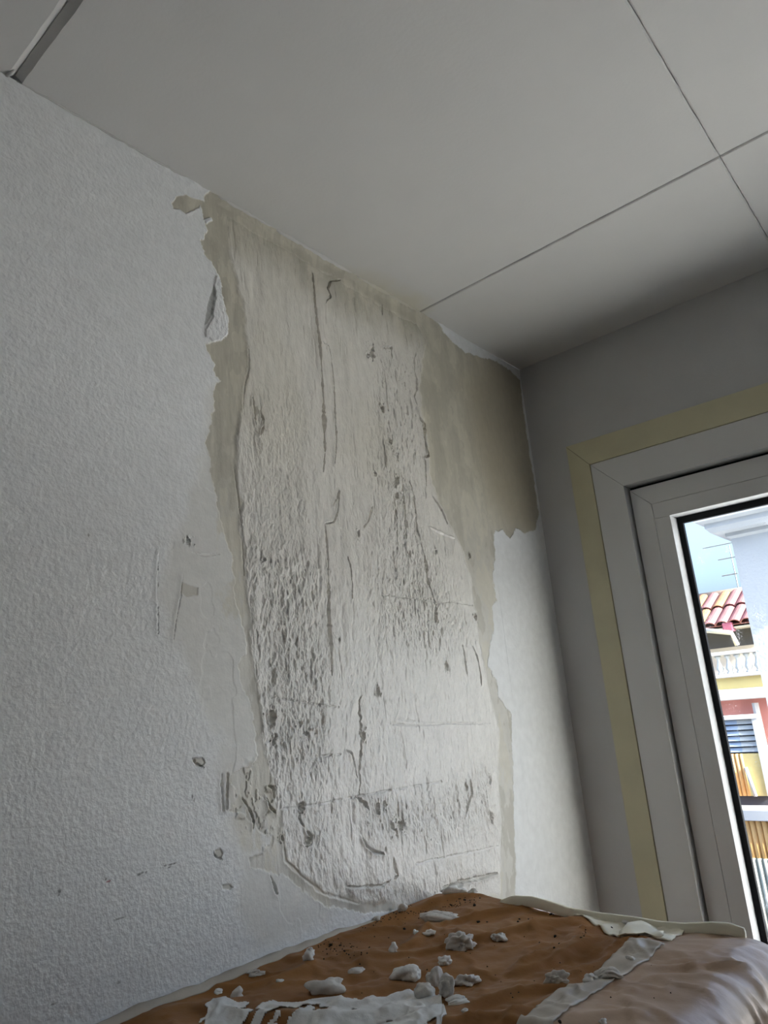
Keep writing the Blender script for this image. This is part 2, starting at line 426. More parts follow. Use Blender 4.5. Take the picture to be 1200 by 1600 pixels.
# paint islands and bare spots
def blot(pts, seed, warp=0.005): return sstep(-0.0012, 0.0012, poly_sd(pts, warp, seed, 0.02))
flap = blot([(338,432),(344,440),(349,480),(353,512),(354,522),(346,532),(334,534),(322,528),(321,515),(330,500),(334,470),(334,445)], 71)
gap_grey = blot([(333,446),(326,470),(320,500),(319,508),(324,505),(331,490),(337,455)], 72, 0.002)
spots = np.zeros(GY.shape)
for k, pts in enumerate([[(283,910),(297,914),(310,918),(308,930),(290,932),(282,926)], [(303,1185),(316,1184),(320,1192),(314,1199),(305,1196)],
                         [(335,1330),(343,1326),(348,1334),(345,1341),(336,1338)], [(346,1384),(358,1381),(364,1386),(358,1391),(347,1390)],
                         [(318,344),(330,340),(332,346),(322,350)]]):
    s = blot(pts, 80 + k, 0.003)
    if k == 4: flap = np.maximum(flap, s)
    else: spots = np.maximum(spots, s)
dark_skim = blot([(744,556),(790,574),(815,600),(820,660),(834,760),(838,820),(805,815),(775,800),(740,700),(715,640),(725,580)], 90, 0.02)
dark_skim_s = sstep(-0.10, 0.09, poly_sd([(760,556),(815,600),(820,660),(836,760),(840,826),(800,826),(770,790),(740,690),(730,600)], 0.02, 91, 0.08))
wash = sstep(-0.004, 0.02, poly_sd([(330,700),(360,690),(384,935),(398,1090),(420,1200),(432,1290),(445,1345),(380,1350),(350,1200),(340,1000)], 0.03, 95, 0.05))
streak = gfbm(YS, ZS, 0.035, 0.35, 4, 101)
blotch = gfbm(YS, ZS, 0.18, 0.25, 4, 111)

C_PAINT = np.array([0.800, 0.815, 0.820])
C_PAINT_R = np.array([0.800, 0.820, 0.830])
C_FILL = np.array([0.74, 0.735, 0.70])
C_SKIM = np.array([0.475, 0.450, 0.370])
C_SKIM_DARK = np.array([0.435, 0.395, 0.300])
C_ROUGH = np.array([0.74, 0.715, 0.655])
C_GREY = np.array([0.40, 0.41, 0.40])

def lerp(A, B, t): return A + (B - A) * t[..., None]
col = np.broadcast_to(C_PAINT, GY.shape + (3,)).copy()
smooth_m = sstep(-0.02, 0.02, sd_smooth)
col = lerp(col, C_FILL, smooth_m * 0.75)
col = lerp(col, C_SKIM * 1.38, wash * smooth_m * sstep(-0.12, 0.10, gfbm(YS, ZS, 0.05, 0.09, 5, 231, 0.6)) * 0.55)
col = lerp(col, C_SKIM * 1.12, spots * 0.6)
skimcol = lerp(np.broadcast_to(C_SKIM, col.shape), C_SKIM * 1.22, sstep(-0.2, 0.5, streak) * 0.6)
skimcol = lerp(skimcol, C_FILL * 0.97, sstep(2.05, 1.45, GZ) * 0.62)       # paler, towards the filler colour, lower down
ghost = gfbm(YS, ZS, 0.05, 0.11, 5, 221, 0.6)
skimcol = lerp(skimcol, C_SKIM * 1.38, sstep(0.10, 0.15, ghost) * 0.42)                  # thinner and thicker passes of the trowel
skimcol = lerp(skimcol, C_SKIM * 0.86, sstep(0.16, 0.24, -ghost) * 0.45)
skimcol = lerp(skimcol, C_SKIM_DARK, dark_skim_s)  # skim grows darker and browner towards the right corner
col = lerp(col, C_PAINT_R, sstep(-0.004, 0.004, sd_right))
col = lerp(col, skimcol, skim)
roughcol = lerp(np.broadcast_to(C_ROUGH, col.shape), C_SKIM * 1.28, sstep(-0.1, 0.5, blotch) * 0.35)
roughcol = lerp(roughcol, np.array([0.84, 0.83, 0.80]), sstep(2.0, 1.4, GZ) * 0.8)  # paler towards the bottom, window glare painted into the plaster colour
col = lerp(col, roughcol, rough_c)
col = lerp(col, C_PAINT * 1.0, flap)
col = lerp(col, C_GREY, gap_grey)

marks = [((92,1393),(2.5,3),0), ((91,1398),(1.5,1.5),0), ((169,1377),(3,1.6),1), ((165,1374),(1.5,1),0), ((217,1366),(3.5,.9),0), ((222,1363),(2,.8),0), ((228,1363),(1.5,.8),0), ((258,1352),(2,.8),0), ((266,1351),(3,.8),0), ((272,1349),(2,.7),0),
         ((264,1355),(2,.7),0), ((187,1435),(8,.8),2), ((83,1568),(5,1.0),2), ((80,1485),(1.5,1),2), ((185,1535),(4,.8),2), ((138,836),(1.8,2),2), ((300,1245),(1,4),0), ((303,1250),(1,3),2)]
for (cx, cy), (rx, ry), kind in marks:
    c = wl(cx, cy); ax_ = abs(wl(cx + rx, cy)[0] - c[0]); az_ = abs(wl(cx, cy + ry)[1] - c[1])
    m_ = sstep(1.5, 0.6, np.hypot((GY - c[0]) / max(ax_, .0015), (GZ - c[1]) / max(az_, .0013)))
    col = lerp(col, [np.array([.05, .05, .05]), np.array([.35, .03, .05]), np.array([.30, .30, .29])][kind], m_ * 0.9)

# --- relief
thin = 1 - skim
HT += 0.0009 * thin                                             # the paint and its filler stand proud of the bare plaster
HT += 0.0003 * np.exp(-(sd_skim / 0.004) ** 2) * (sd_skim < 0)    # curled paint edge
HT -= 0.0012 * spots
rim = sstep(-0.004, 0.012, sd_rough)
HT += 0.0012 * rim * fade
HT += 0.0007 * np.exp(-((sd_rough - 0.004) / 0.007) ** 2) * fade
HT += 0.0035 * flap + flap * 0.0012 * gfbm(YS, ZS, 0.006, 0.01, 3, 120)
HT -= 0.0012 * gap_grey
HT += rough * 0.0045 * gfbm(YS, ZS, 0.06, 0.22, 3, 131)                # trowel waves
HT += skim * 0.0011 * gfbm(YS, ZS, 0.02, 0.10, 4, 135)
def zone(pts, soft, seed): return sstep(-1.5 * soft, 1.7 * soft, poly_sd(pts, 0.05, seed, 0.10))
zA = zone([(585,540),(660,545),(668,700),(660,760),(690,880),(730,1000),(600,1010),(590,900),(584,700)], 0.05, 141)
zB = zone([(385,860),(420,890),(500,880),(505,1000),(515,1120),(500,1200),(430,1230),(405,1120),(392,1000)], 0.04, 142)
zC = zone([(560,1225),(690,1235),(770,1200),(778,1300),(700,1320),(600,1330),(560,1300)], 0.03, 143)
zD = zone([(380,620),(420,600),(480,620),(490,900),(400,900),(372,760)], 0.05, 144)
zE = zone([(440,1250),(520,1270),(520,1340),(640,1380),(770,1350),(770,1400),(560,1420),(460,1360)], 0.03, 145)
n_lump = gfbm(YS, ZS, 0.016, 0.034, 4, 151, 0.6)
n_fine = gfbm(YS, ZS, 0.007, 0.014, 3, 161, 0.6)
n_gouge = gfbm(YS, ZS, 0.012, 0.07, 3, 171, 0.55)
calm = 0.55 + 0.45 * sstep(2.15, 1.55, GZ)          # the plaster was left smoother towards the top
amp = calm * rough * (0.30 + 0.25 * sstep(1.75, 1.35, GZ) + 1.0 * zA + 0.95 * zB + 0.6 * zC + 0.65 * zD + 0.5 * zE)
HT += amp * (0.0030 * n_lump + 0.0020 * n_fine)
HT -= rough * (0.40 + 0.8 * zA + 0.5 * zB + 0.7 * zC) * 0.0030 * sstep(0.38, 0.66, n_gouge + 0.15 * n_fine)       # torn vertical gouges
HT -= rough * (0.12 + 0.7 * zA + 0.6 * zB + 1.0 * zC + 0.5 * zE) * 0.0035 * sstep(0.54, 0.72, gfbm(YS, ZS, 0.010, 0.020, 3, 181, 0.55))   # pits
# flaking layer left of the lower rim
zF = sstep(-0.01, 0.01, poly_sd([(352,1200),(430,1200),(440,1300),(410,1330),(375,1290),(352,1265)], 0.03, 146, 0.05))
fl = gfbm(YS, ZS, 0.022, 0.03, 4, 191, 0.55)
HT += zF * 0.0016 * sstep(0.02, 0.06, fl)
# scraped ghost layers in the sanded paint
gh = gfbm(YS, ZS, 0.09, 0.14, 4, 201, 0.55)
HT -= smooth_m * 0.0006 * sstep(0.10, 0.13, gh) * (1 - skim)
# uneven skim close to the ceiling: filler squeezed along the joint
top = sstep(2.478, 2.495, GZ + 0.006 * gfbm(YS, ZS, 0.03, 0.03, 3, 211)) * sstep(-1.62, -1.5, GY) * sstep(-0.35, -0.5, GY)
HT += top * (0.004 + 0.003 * gfbm(YS, ZS, 0.02, 0.01, 3, 215))

# --- single cracks, scratches, pits
groove([(487,427),(489,445),(491,470),(495,510),(499,550),(502,590),(504,630)], 4, 0.007, 0.0010, 0.0004, 1)
groove([(504,620),(505,650),(506,680),(507,706)], 8, 0.010, 0.0012, 0.0004, 2)
groove([(507,708),(506,725),(505,737)], 3, 0.005, 0, 0.0008, 3)
groove([(507,820),(510,845),(512,880),(514,930),(515,975),(517,1010),(517,1055)], 5.5, 0.010, 0.0012, 0.0003, 4)
groove([(502,535),(512,540),(517,556),(519,580),(521,605),(522,640),(524,670),(525,690),(522,725)], 2.6, 0.005, 0.0016, 0.001, 5)
groove([(532,437),(518,438),(513,450),(518,462),(512,468),(509,474)], 2.6, 0.005, 0.0012, 0.001, 6)
groove([(650,548),(646,562),(647,580),(651,592),(651,608),(646,620),(652,636),(654,650)], 3, 0.006, 0.0018, 0.001, 7)
groove([(652,636),(657,655),(664,662),(663,684),(666,700),(670,712),(662,715)], 4.5, 0.008, 0.0022, 0.001, 8)
groove([(664,718),(666,760)], 2, 0.004, 0, 0.001, 9)
groove([(627,738),(629,770),(631,800),(633,842)], 4, 0.008, 0.0014, 0.0008, 10)
groove([(616,780),(619,815),(620,848)], 3.5, 0.006, 0.001, 0.001, 11)
groove([(638,750),(645,775),(648,800),(650,828),(657,850),(662,870),(665,892),(667,905)], 2.6, 0.006, 0.001, 0.001, 12)
groove([(662,868),(665,890),(668,908),(674,925),(679,943)], 5, 0.009, 0.001, 0.0006, 13)
groove([(680,940),(681,955),(682,972)], 3, 0.005, 0, 0.001, 14)
groove([(676,776),(686,792),(693,806),(698,818)], 2.2, 0.004, 0, 0.001, 15)
groove([(669,822),(682,829),(696,836),(708,841)], 2.2, -0.0022, 0, 0.0006, 16)
groove([(592,930),(620,932),(650,935),(679,943),(705,940),(738,946)], 1.10, 0.0021, 0.0000, 0.0012, 17)
groove([(543,870),(547,885),(550,915),(550,935)], 2.2, 0.005, 0, 0.0008, 18)
groove([(722,1008),(725,1020),(727,1038),(729,1056)], 4, 0.008, 0.0012, 0.0006, 19)
groove([(737,1008),(744,1025),(749,1050),(751,1072)], 2, 0.004, 0, 0.001, 20)
groove([(610,1131),(650,1134),(700,1130),(765,1130)], 0.85, 0.0018, 0.0003, 0.0003, 21, False)
groove([(622,1123),(670,1130),(762,1132)], 0.70, 0.0015, 0.0000, 0.0003, 22, False)
groove([(420,1088),(455,1094),(490,1100),(530,1105)], 1.00, 0.0021, 0.0004, 0.0008, 23)
groove([(440,1264),(470,1261),(505,1255),(550,1246),(600,1236),(660,1226),(690,1221)], 0.90, 0.0019, 0.0003, 0.0004, 24, False)
groove([(555,1246),(565,1252),(573,1260),(576,1266)], 5, 0.008, 0.0015, 0.0008, 25)
groove([(492,1182),(515,1180),(532,1178)], 1.8, 0.003, 0, 0.0005, 26)
groove([(540,1172),(550,1178),(554,1195),(557,1215)], 3, 0.006, 0.0014, 0.0008, 27)
groove([(566,1310),(573,1323),(582,1331),(598,1334)], 4.5, 0.008, 0.0025, 0.0006, 28)
groove([(614,1340),(617,1355),(622,1368),(616,1375)], 3, 0.006, 0, 0.0008, 29)
groove([(733,1218),(735,1230),(736,1240),(732,1250),(726,1275)], 3.6, 0.007, 0.0012, 0.0008, 30)
groove([(645,1352),(670,1344),(700,1338),(740,1330),(778,1322)], 1.00, 0.0024, 0.0004, 0.001, 31)
groove([(690,1388),(720,1378),(750,1372),(776,1364)], 4, 0.009, 0.002, 0.0008, 32)
groove([(540,1386),(565,1386),(595,1384),(610,1374)], 2.4, 0.005, 0.001, 0.0012, 33)
groove([(394,620),(397,640),(398,664)], 3, 0.005, 0.002, 0.001, 34)
groove([(403,640),(409,655),(410,668),(405,680)], 4.5, 0.008, 0.003, 0.0005, 35)
groove([(582,790),(578,805),(575,815),(568,824)], 4, 0.007, 0.0018, 0.0008, 36)
groove([(521,790),(528,775),(530,768),(528,800),(522,815),(508,818)], 3, 0.006, 0.0018, 0.001, 37)
groove([(597,543),(611,543),(612,560)], 2.6, 0.005, 0.001, 0.0008, 38)
groove([(597,475),(598,492)], 2, 0.004, 0, 0.0008, 39)
groove([(346,1210),(346,1240),(348,1266)], 3, 0.005, 0.0015, 0.0006, 40, False)
groove([(355,1210),(354,1240),(353,1264)], 2.5, 0.004, 0.001, 0.0006, 41, False)
groove([(378,1246),(385,1256),(391,1268),(396,1285),(394,1296)], 3.4, 0.006, 0.0015, 0.001, 42)
groove([(418,1228),(426,1232),(427,1248)], 4, 0.008, 0.002, 0.0005, 43)
groove([(416,1246),(421,1262),(430,1269)], 4, 0.008, 0.002, 0.0005, 44)
groove([(422,1369),(428,1384),(433,1398)], 3, 0.006, 0.001, 0.0005, 45)
groove([(300,1185),(306,1193),(318,1199)], 2.6, 0.004, 0, 0.0005, 46)
groove([(333,1332),(338,1340),(347,1343)], 2.4, 0.004, 0, 0.0005, 47)
groove([(479,1301),(488,1306),(487,1318),(482,1322)], 5, 0.009, 0.0018, 0.0006, 48)
groove([(468,1262),(468,1280),(474,1292)], 2, 0.004, 0, 0.0006, 49)
groove([(300,862),(318,868),(345,866)], 2, 0.0018, 0, 0.001, 50)
groove([(284,902),(283,925),(276,960),(270,1000)], 1.8, 0.0015, 0.0012, 0.001, 51)
groove([(247,865),(245,920),(247,990)], 1.6, 0.0010, 0.0012, 0.0015, 52)
groove([(365,730),(371,775),(374,800),(378,850),(381,900)], 3.2, 0.0012, 0.0005, 0.001, 53)
groove([(387,540),(388,575),(381,605),(379,640)], 2.6, 0.0012, 0.0005, 0.001, 54)
groove([(440,1300),(446,1345),(470,1369),(505,1396),(560,1412)], 4, 0.0012, 0.0008, 0.001, 55)
groove([(560,1255),(562,1200),(566,1150),(561,1100),(565,1085)], 3, 0.004, 0, 0.003, 56)
for k, (x, y, r, d) in enumerate([(581,550,3.5,.010),(575,553,2,.006),(597,637,3.5,.009),(619,752,4.0,.011),(620,776,3,.008),(602,543,2,.004),(697,1040,2.6,.008),(425,1121,5,.011),(470,1262,3.6,.013),
                                  (733,868,1.6,.006),(294,845,3.2,.006),(295,851,1.6,.003),(742,964,2,.006),(427,1158,3,.008),(431,1150,2,.006),(640,868,3,.007),(588,1262,3.5,.008),(600,1258,2.5,.006),
                                  (612,1292,4,.009),(627,1290,3.4,.009),(766,1274,3,.007),(764,1220,3,.006),(727,1230,2.6,.006),(590,1080,3,.007),(468,1130,3,.007),(479,1146,2.5,.006),(440,1310,2.5,.006),
                                  (480,1312,4,.008),(568,1150,3,.006),(530,1000,1.6,.004),(412,875,2,.004),(620,712,2.5,.006),(608,690,2.5,.006),(586,740,2,.006),(560,835,3,.005),(680,860,2,.004)]):
    pit(x, y, r, d, k)

keep = sstep(0.82, 0.86, GZ)
HT *= keep
HT *= sstep(0.0, -0.02, GY)
stip = (1 - np.maximum(skim, smooth_m * 0.75)) * (1 - 0.75 * sstep(-0.004, 0.004, sd_right)) * (1 - spots)
grain = np.clip(rough * calm * (0.40 + 0.75 * np.maximum.reduce([zA, zB, zC * 0.7, zD * 0.7, zE * 0.7])) + skim * 0.10 + smooth_m * 0.12 + flap * 0.5, 0, 1.6)
gloss = np.clip(rough * 0.95 + skim * 0.25 + (1 - skim) * 0.06, 0, 1)

# --- normals from the height field
gy = np.gradient(HT, YS, axis=0); gz = np.gradient(HT, ZS, axis=1)
NRM = np.stack([np.ones_like(HT), -gy, -gz], -1); NRM /= np.linalg.norm(NRM, axis=-1, keepdims=True)
IDX = np.arange(NY * NZ).reshape(NY, NZ)
QUAD = np.stack([IDX[:-1, :-1], IDX[1:, :-1], IDX[1:, 1:], IDX[:-1, 1:]], -1).reshape(-1, 4)
PV = np.stack([HT, GY, GZ], -1).reshape(-1, 3); PN = NRM.reshape(-1, 3)
PC = col.reshape(-1, 3); PM = np.stack([stip, grain, gloss], -1).reshape(-1, 3)
cls = np.where((rough_c > 0.5) & (skim > 0.5), 2, np.where(skim > 0.5, 1, 0)).reshape(-1)
fc = np.sort(cls[QUAD], axis=1)[:, 2]

def wall_piece(name, sel, parent=None, extra=None):
    q = QUAD[sel]; used, inv = np.unique(q, return_inverse=True); q = inv.reshape(-1, 4)
    v, n, c, m = PV[used], PN[used], PC[used], PM[used]
    if extra is not None:
        ev, eq = extra
        q = np.concatenate([q, eq + len(v)]); v = np.concatenate([v, ev])
        n = np.concatenate([n, np.tile([1., 0, 0], (len(ev), 1))]); c = np.concatenate([c, np.tile(C_PAINT, (len(ev), 1))]); m = np.concatenate([m, np.tile([1., 0, .12], (len(ev), 1))])
    me = bpy.data.meshes.new(name)
    me.vertices.add(len(v)); me.vertices.foreach_set('co', v.astype(np.float32).ravel())
    me.loops.add(len(q) * 4); me.loops.foreach_set('vertex_index', q.astype(np.int32).ravel())
    me.polygons.add(len(q)); me.polygons.foreach_set('loop_start', (np.arange(len(q)) * 4).astype(np.int32))
    me.update(calc_edges=True)
    me.polygons.foreach_set('use_smooth', np.ones(len(q), bool))
    for nm, arr in (('layer_colour', c), ('layer_mix', m)):
        a = me.attributes.new(nm, 'FLOAT_COLOR', 'POINT')
        a.data.foreach_set('color', np.concatenate([arr, np.ones((len(arr), 1))], 1).astype(np.float32).ravel())
    me.normals_split_custom_set_from_vertices(n.astype(np.float32).tolist())
    me.materials.append(M_WALL)
    o = bpy.data.objects.new(name, me); COL.objects.link(o)
    if parent: o.parent = parent
    return o

ROOM_Y, ROOM_X = -4.2, 3.4
ext_v = np.array([[0, ROOM_Y, 0], [0, -2.02, 0], [0, -2.02, H], [0, ROOM_Y, H],
                  [-0.2, ROOM_Y, 0], [-0.2, 0.0, 0], [-0.2, 0.0, H], [-0.2, ROOM_Y, H]], float)
ext_q = np.array([[0, 1, 2, 3], [4, 7, 6, 5], [3, 2, 6, 7], [0, 4, 5, 1]])
wall_left = wall_piece('wall_left', fc == 0, None, (ext_v, ext_q))
tag(wall_left, 'left wall with stippled white paint scraped away around a bare plaster patch', None, None, 'structure')
sk = wall_piece('skim_coat', fc == 1, wall_left); sk['label'] = 'smooth beige skim coat left bare at the rim of the patch'
rg = wall_piece('rough_plaster', fc == 2, wall_left); rg['label'] = 'rough trowelled pale plaster with cracks and gouges'

# ------------------------------------------------------------------ ceiling of boards with open joints
ceil = MB().box((-0.2, ROOM_Y, H + 0.014), (ROOM_X + 0.2, 0.25, H + 0.12)).build('ceiling', M_CEIL)
tag(ceil, 'pale painted ceiling of large boards with sunk joints', None, None, 'structure')
def board(x0, x1, y0, y1, cx0=.0022, cx1=.0022, cy0=.0022, cy1=.0022, n=40):
    """a ceiling board with slightly wavering edges and a chamfer"""
    def edge(a, b, k):
        return [(a[0] + (b[0] - a[0]) * t, a[1] + (b[1] - a[1]) * t) for t in np.linspace(0, 1, k, endpoint=False)]
    ring = edge((x0, y0), (x1, y0), n) + edge((x1, y0), (x1, y1), n) + edge((x1, y1), (x0, y1), n) + edge((x0, y1), (x0, y0), n)
    cx, cy = (x0 + x1) / 2, (y0 + y1) / 2
    r0, r1, r2 = [], [], []
    for (x, y) in ring:
        w = random.uniform(-0.0007, 0.0007)
        inx = math.copysign(1, cx - x) if abs(abs(x - cx) - (x1 - x0) / 2) < 1e-6 else 0
        iny = math.copysign(1, cy - y) if abs(abs(y - cy) - (y1 - y0) / 2) < 1e-6 else 0
        chx = cx0 if inx > 0 else cx1; chy = cy0 if iny > 0 else cy1
        r0.append((x + inx * w, y + iny * w, H + 0.016)); r1.append((x + inx * w, y + iny * w, H + max(chx * abs(inx), chy * abs(iny)) * 0.9))
        r2.append((x + inx * (w + chx), y + iny * (w + chy), H))
    return MB().loft([r0, r1, r2]).build('ceiling_board', M_CEIL, ceil)
YB = [0.0, -0.6227, -1.864, -3.05, ROOM_Y]; GA = [0.0, 0.0022, 0.0012, 0.0045, 0.0]; CA = [.002, .0030, .0125, .003, .002]
XB = [0.0, 0.9164, 2.12, ROOM_X]; GB = [0.0, 0.0008, 0.0008, 0.0]; CB = [.002, .0036, .0036, .002]
for i in range(4):
    for j in range(3):
        board(XB[j] + GB[j], XB[j + 1] - GB[j + 1], YB[i + 1] + GA[i + 1], YB[i] - GA[i], CB[j], CB[j + 1], CA[i + 1], CA[i])
# a lip of filler along the joint of ceiling and left wall
pts = []
bead = MB(); rr = random.Random(3)
for s0, s1, r in ((-1.86, -1.42, 0.0022), (-1.40, -1.24, 0.0055), (-1.22, -0.93, 0.008), (-0.92, -0.62, 0.0075)):
    n = int((s1 - s0) / 0.012)
    P = [(0.0015 + rr.uniform(0, 0.002), s0 + (s1 - s0) * i / n, H - 0.0005 - rr.uniform(0, 0.002)) for i in range(n + 1)]
    bead.tube(P, [r * (0.35 + 0.65 * abs(math.sin(math.pi * i / n)) ** 0.4) * rr.uniform(0.55, 1.2) for i in range(n + 1)], 7)
o = bead.build('filler_bead', M_CEIL, ceil, smooth=True)
o['label'] = 'ragged filler squeezed along the ceiling edge'
e = MB().tube([(0.0, -1.878, H - 0.001), (0.012, -1.875, H - 0.002), (0.02, -1.871, H + 0.002)], [0.003, 0.004, 0.002], 7).build('filler_blob', M_CEIL, ceil, smooth=True)

# ------------------------------------------------------------------ the other walls and the floor
W_X0, W_X1, W_Z0, W_Z1 = 0.216, 2.75, 0.26, 2.053          # window frame, outer size
ow = MB()
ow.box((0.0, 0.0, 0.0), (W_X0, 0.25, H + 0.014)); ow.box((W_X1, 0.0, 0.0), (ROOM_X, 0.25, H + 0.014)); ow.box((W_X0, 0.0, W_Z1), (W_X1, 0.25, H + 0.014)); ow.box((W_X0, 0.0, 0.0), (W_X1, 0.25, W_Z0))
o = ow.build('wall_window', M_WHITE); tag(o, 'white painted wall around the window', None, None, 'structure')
o = MB().box((ROOM_X, ROOM_Y, 0), (ROOM_X + .2, 0, H + .014)).build('wall_right', M_BEIGE); tag(o, 'plain beige right wall', None, None, 'structure')
o = MB().box((0, ROOM_Y - .2, 0), (ROOM_X, ROOM_Y, H + .014)).build('wall_back', M_BEIGE); tag(o, 'plain beige back wall', None, None, 'structure')
o = MB().box((-0.2, ROOM_Y - .2, -.1), (ROOM_X + .2, 0.25, 0)).build('floor', M_FLOOR); tag(o, 'beige tiled floor below', None, None, 'structure')

# ------------------------------------------------------------------ window_1
win = empty('window_1', (0, 0, 0)); tag(win, 'white framed window with cream trim and black glass seal', None, None, 'structure')
def mitre(name, side, x0, x1, z0, z1, w, ya, yb, mat, parent, gap=0.0004, bev=0.0012, wz=None):
    """one member of a frame with 45 degree ends; side L T R B"""
    wz = wz or w
    g = gap
    o4 = {'L': [(x0, z0), (x0, z1), (x0 + w, z1 - wz), (x0 + w, z0 + wz)],
          'R': [(x1, z1), (x1, z0), (x1 - w, z0 + wz), (x1 - w, z1 - wz)],
          'T': [(x0, z1), (x1, z1), (x1 - w, z1 - wz), (x0 + w, z1 - wz)],
          'B': [(x1, z0), (x0, z0), (x0 + w, z0 + wz), (x1 - w, z0 + wz)]}[side]
    cx = sum(p[0] for p in o4) / 4; cz = sum(p[1] for p in o4) / 4
    sh = []
    for (x, z) in o4:
        sh.append((x, z - math.copysign(g, z - cz)) if side in 'LR' else (x - math.copysign(g, x - cx), z))
    return MB().loft([[(x, ya, z) for x, z in sh], [(x, yb, z) for x, z in sh]]).build(name, mat, parent, bevel=bev)

trim = mitre('trim_stile', 'L', 0.1405, W_X1 + .0755, -0.6, 2.141, 0.0748, -0.012, 0.0, M_TRIM, win, wz=0.0876)
# the bottom end of the trim is square
bmv = trim.data.vertices
for v in bmv:
    if v.co.z < 0: v.co.z = W_Z0 - 0.08
mitre('trim_head', 'T', 0.1405, W_X1 + .0755, -0.6, 2.141, 0.0748, -0.012, 0.0, M_TRIM, win, wz=0.0876)
t2 = mitre('trim_stile', 'R', 0.1405, W_X1 + .0755, -0.6, 2.141, 0.0748, -0.012, 0.0, M_TRIM, win, wz=0.0876)
for v in t2.data.vertices:
    if v.co.z < 0: v.co.z = W_Z0 - 0.08
FX0, FX1, FZ0, FZ1 = W_X0 + .0006, W_X1 - .0006, W_Z0, W_Z1 - .0006
for s, nm in zip('LTRB', ('frame_stile', 'frame_head', 'frame_stile', 'frame_sill')):
    mitre(nm, s, FX0, FX1, FZ0, FZ1, 0.101, -0.008, 0.11, M_PVC, win, wz=0.104)
sx0, sx1, sz0, sz1 = FX0 + .101 + .0062, FX1 - .101 - .0062, FZ0 + .104 + .004, FZ1 - .104 - .0130
for s, nm in zip('LTRB', ('sash_stile', 'sash_head', 'sash_stile', 'sash_rail')):
    mitre(nm, s, sx0, sx1, sz0, sz1, 0.0633, 0.022, 0.105, M_PVC, win, wz=0.0630, bev=0.0015)
o = MB()
for (a, b) in (((FX0 + .09, .05, FZ0), (sx0 + .01, .10, FZ1)), ((FX0, .05, sz1 - .01), (FX1, .10, FZ1 - .09)), ((sx1 - .01, .05, FZ0), (FX1 - .09, .10, FZ1))): o.box(a, b)
o.build('rebate_seal', M_GASKET, win)
bx0, bx1, bz0, bz1 = sx0 + .0638, sx1 - .0638, sz0 + .0635, sz1 - .0635
BW, BD = 0.050, 0.085
MB().box((bx0, 0.0225, bz1 - BW), (bx1, BD, bz1)).build('glazing_bead', M_PVC, win, bevel=.0012)
MB().box((bx0, 0.0225, bz0), (bx1, BD, bz0 + BW)).build('glazing_bead', M_PVC, win, bevel=.0012)
MB().box((bx0, 0.0225, bz0 + BW + .0005), (bx0 + BW, BD, bz1 - BW - .0005)).build('glazing_bead', M_PVC, win, bevel=.0012)
MB().box((bx1 - BW, 0.0225, bz0 + BW + .0005), (bx1, BD, bz1 - BW - .0005)).build('glazing_bead', M_PVC, win, bevel=.0012)
gx0, gx1, gz0, gz1 = bx0 + BW, bx1 - BW, bz0 + BW, bz1 - BW
g = MB(); GW = 0.0175
g.box((gx0 - .004, BD - .003, gz0), (gx0 + GW, BD + .012, gz1)); g.box((gx1 - GW, BD - .003, gz0), (gx1 + .004, BD + .012, gz1))
g.box((gx0 + GW, BD - .003, gz1 - GW - .004), (gx1 - GW, BD + .012, gz1 + .004)); g.box((gx0 + GW, BD - .003, gz0 - .004), (gx1 - GW, BD + .012, gz0 + GW))
g.build('glass_seal', M_GASKET, win)
mesh_obj('pane', [(gx0, BD + .004, gz0), (gx1, BD + .004, gz0), (gx1, BD + .004, gz1), (gx0, BD + .004, gz1)], [(0, 1, 2, 3)], M_GLASS, win)

# ------------------------------------------------------------------ furniture under brown paper
TOPZ, BX, BY0, BY1 = 0.873, 0.765, -2.02, -0.850
def dune(x, y):
    x = np.asarray(x, float); y = np.asarray(y, float)
    wx = x + 0.05 * fbm(x, y, 0.3, 0.3, 2, 301); wy = y + 0.05 * fbm(x, y, 0.3, 0.3, 2, 305)
    a = 1 - np.abs(fbm(wx * 0.75 + wy * 0.55, wy * 0.75 - wx * 0.6, 0.32, 0.16, 3, 311))      # soft ridges
    b = fbm(wx, wy, 0.16, 0.10, 3, 321)
    c = 1 - np.abs(fbm(wx * 0.9 - wy * 0.5, wy + wx * 0.45, 0.10, 0.30, 2, 331))
    d = 1 - np.abs(fbm(wx - 0.35 * wy, wy * 0.9 + wx * 0.5, 0.07, 0.05, 3, 341, 0.55))
    return 0.027 * (a - 0.75) + 0.005 * b + 0.007 * (sstep(0.80, 1.0, c) - 0.3) + 0.0030 * (sstep(0.78, 1.0, d) - 0.3)
def top_z(x, y):
    x = np.asarray(x, float); y = np.asarray(y, float)
    k = sstep(0.0, 0.05, x) * sstep(BY1, BY1 - 0.05, y) * 0.85 + 0.15
    return TOPZ + dune(x, y) * k + 0.013 * sstep(0.45, 0.15, x) * sstep(-1.02, -0.87, y) * sstep(-0.01, 0.08, x) + 0.006 * sstep(-1.0, -1.5, y) * sstep(0.3, 0, x) - 0.004 * sstep(-1.0, -0.85, y)
def side_wr(s, t, seed):
    c = 1 - np.abs(fbm(s + 0.25 * t, t, 0.07, 0.35, 3, seed))
    cr = 1 - np.abs(fbm(s * 0.8 + t * 0.5, t - 0.3 * s, 0.05, 0.09, 3, seed + 20, 0.6))
    return 0.004 * (sstep(0.82, 1.0, cr) - 0.3) + 0.005 * (sstep(0.8, 1.0, c) - 0.3) + 0.004 * fbm(s, t, 0.12, 0.2, 3, seed + 7)
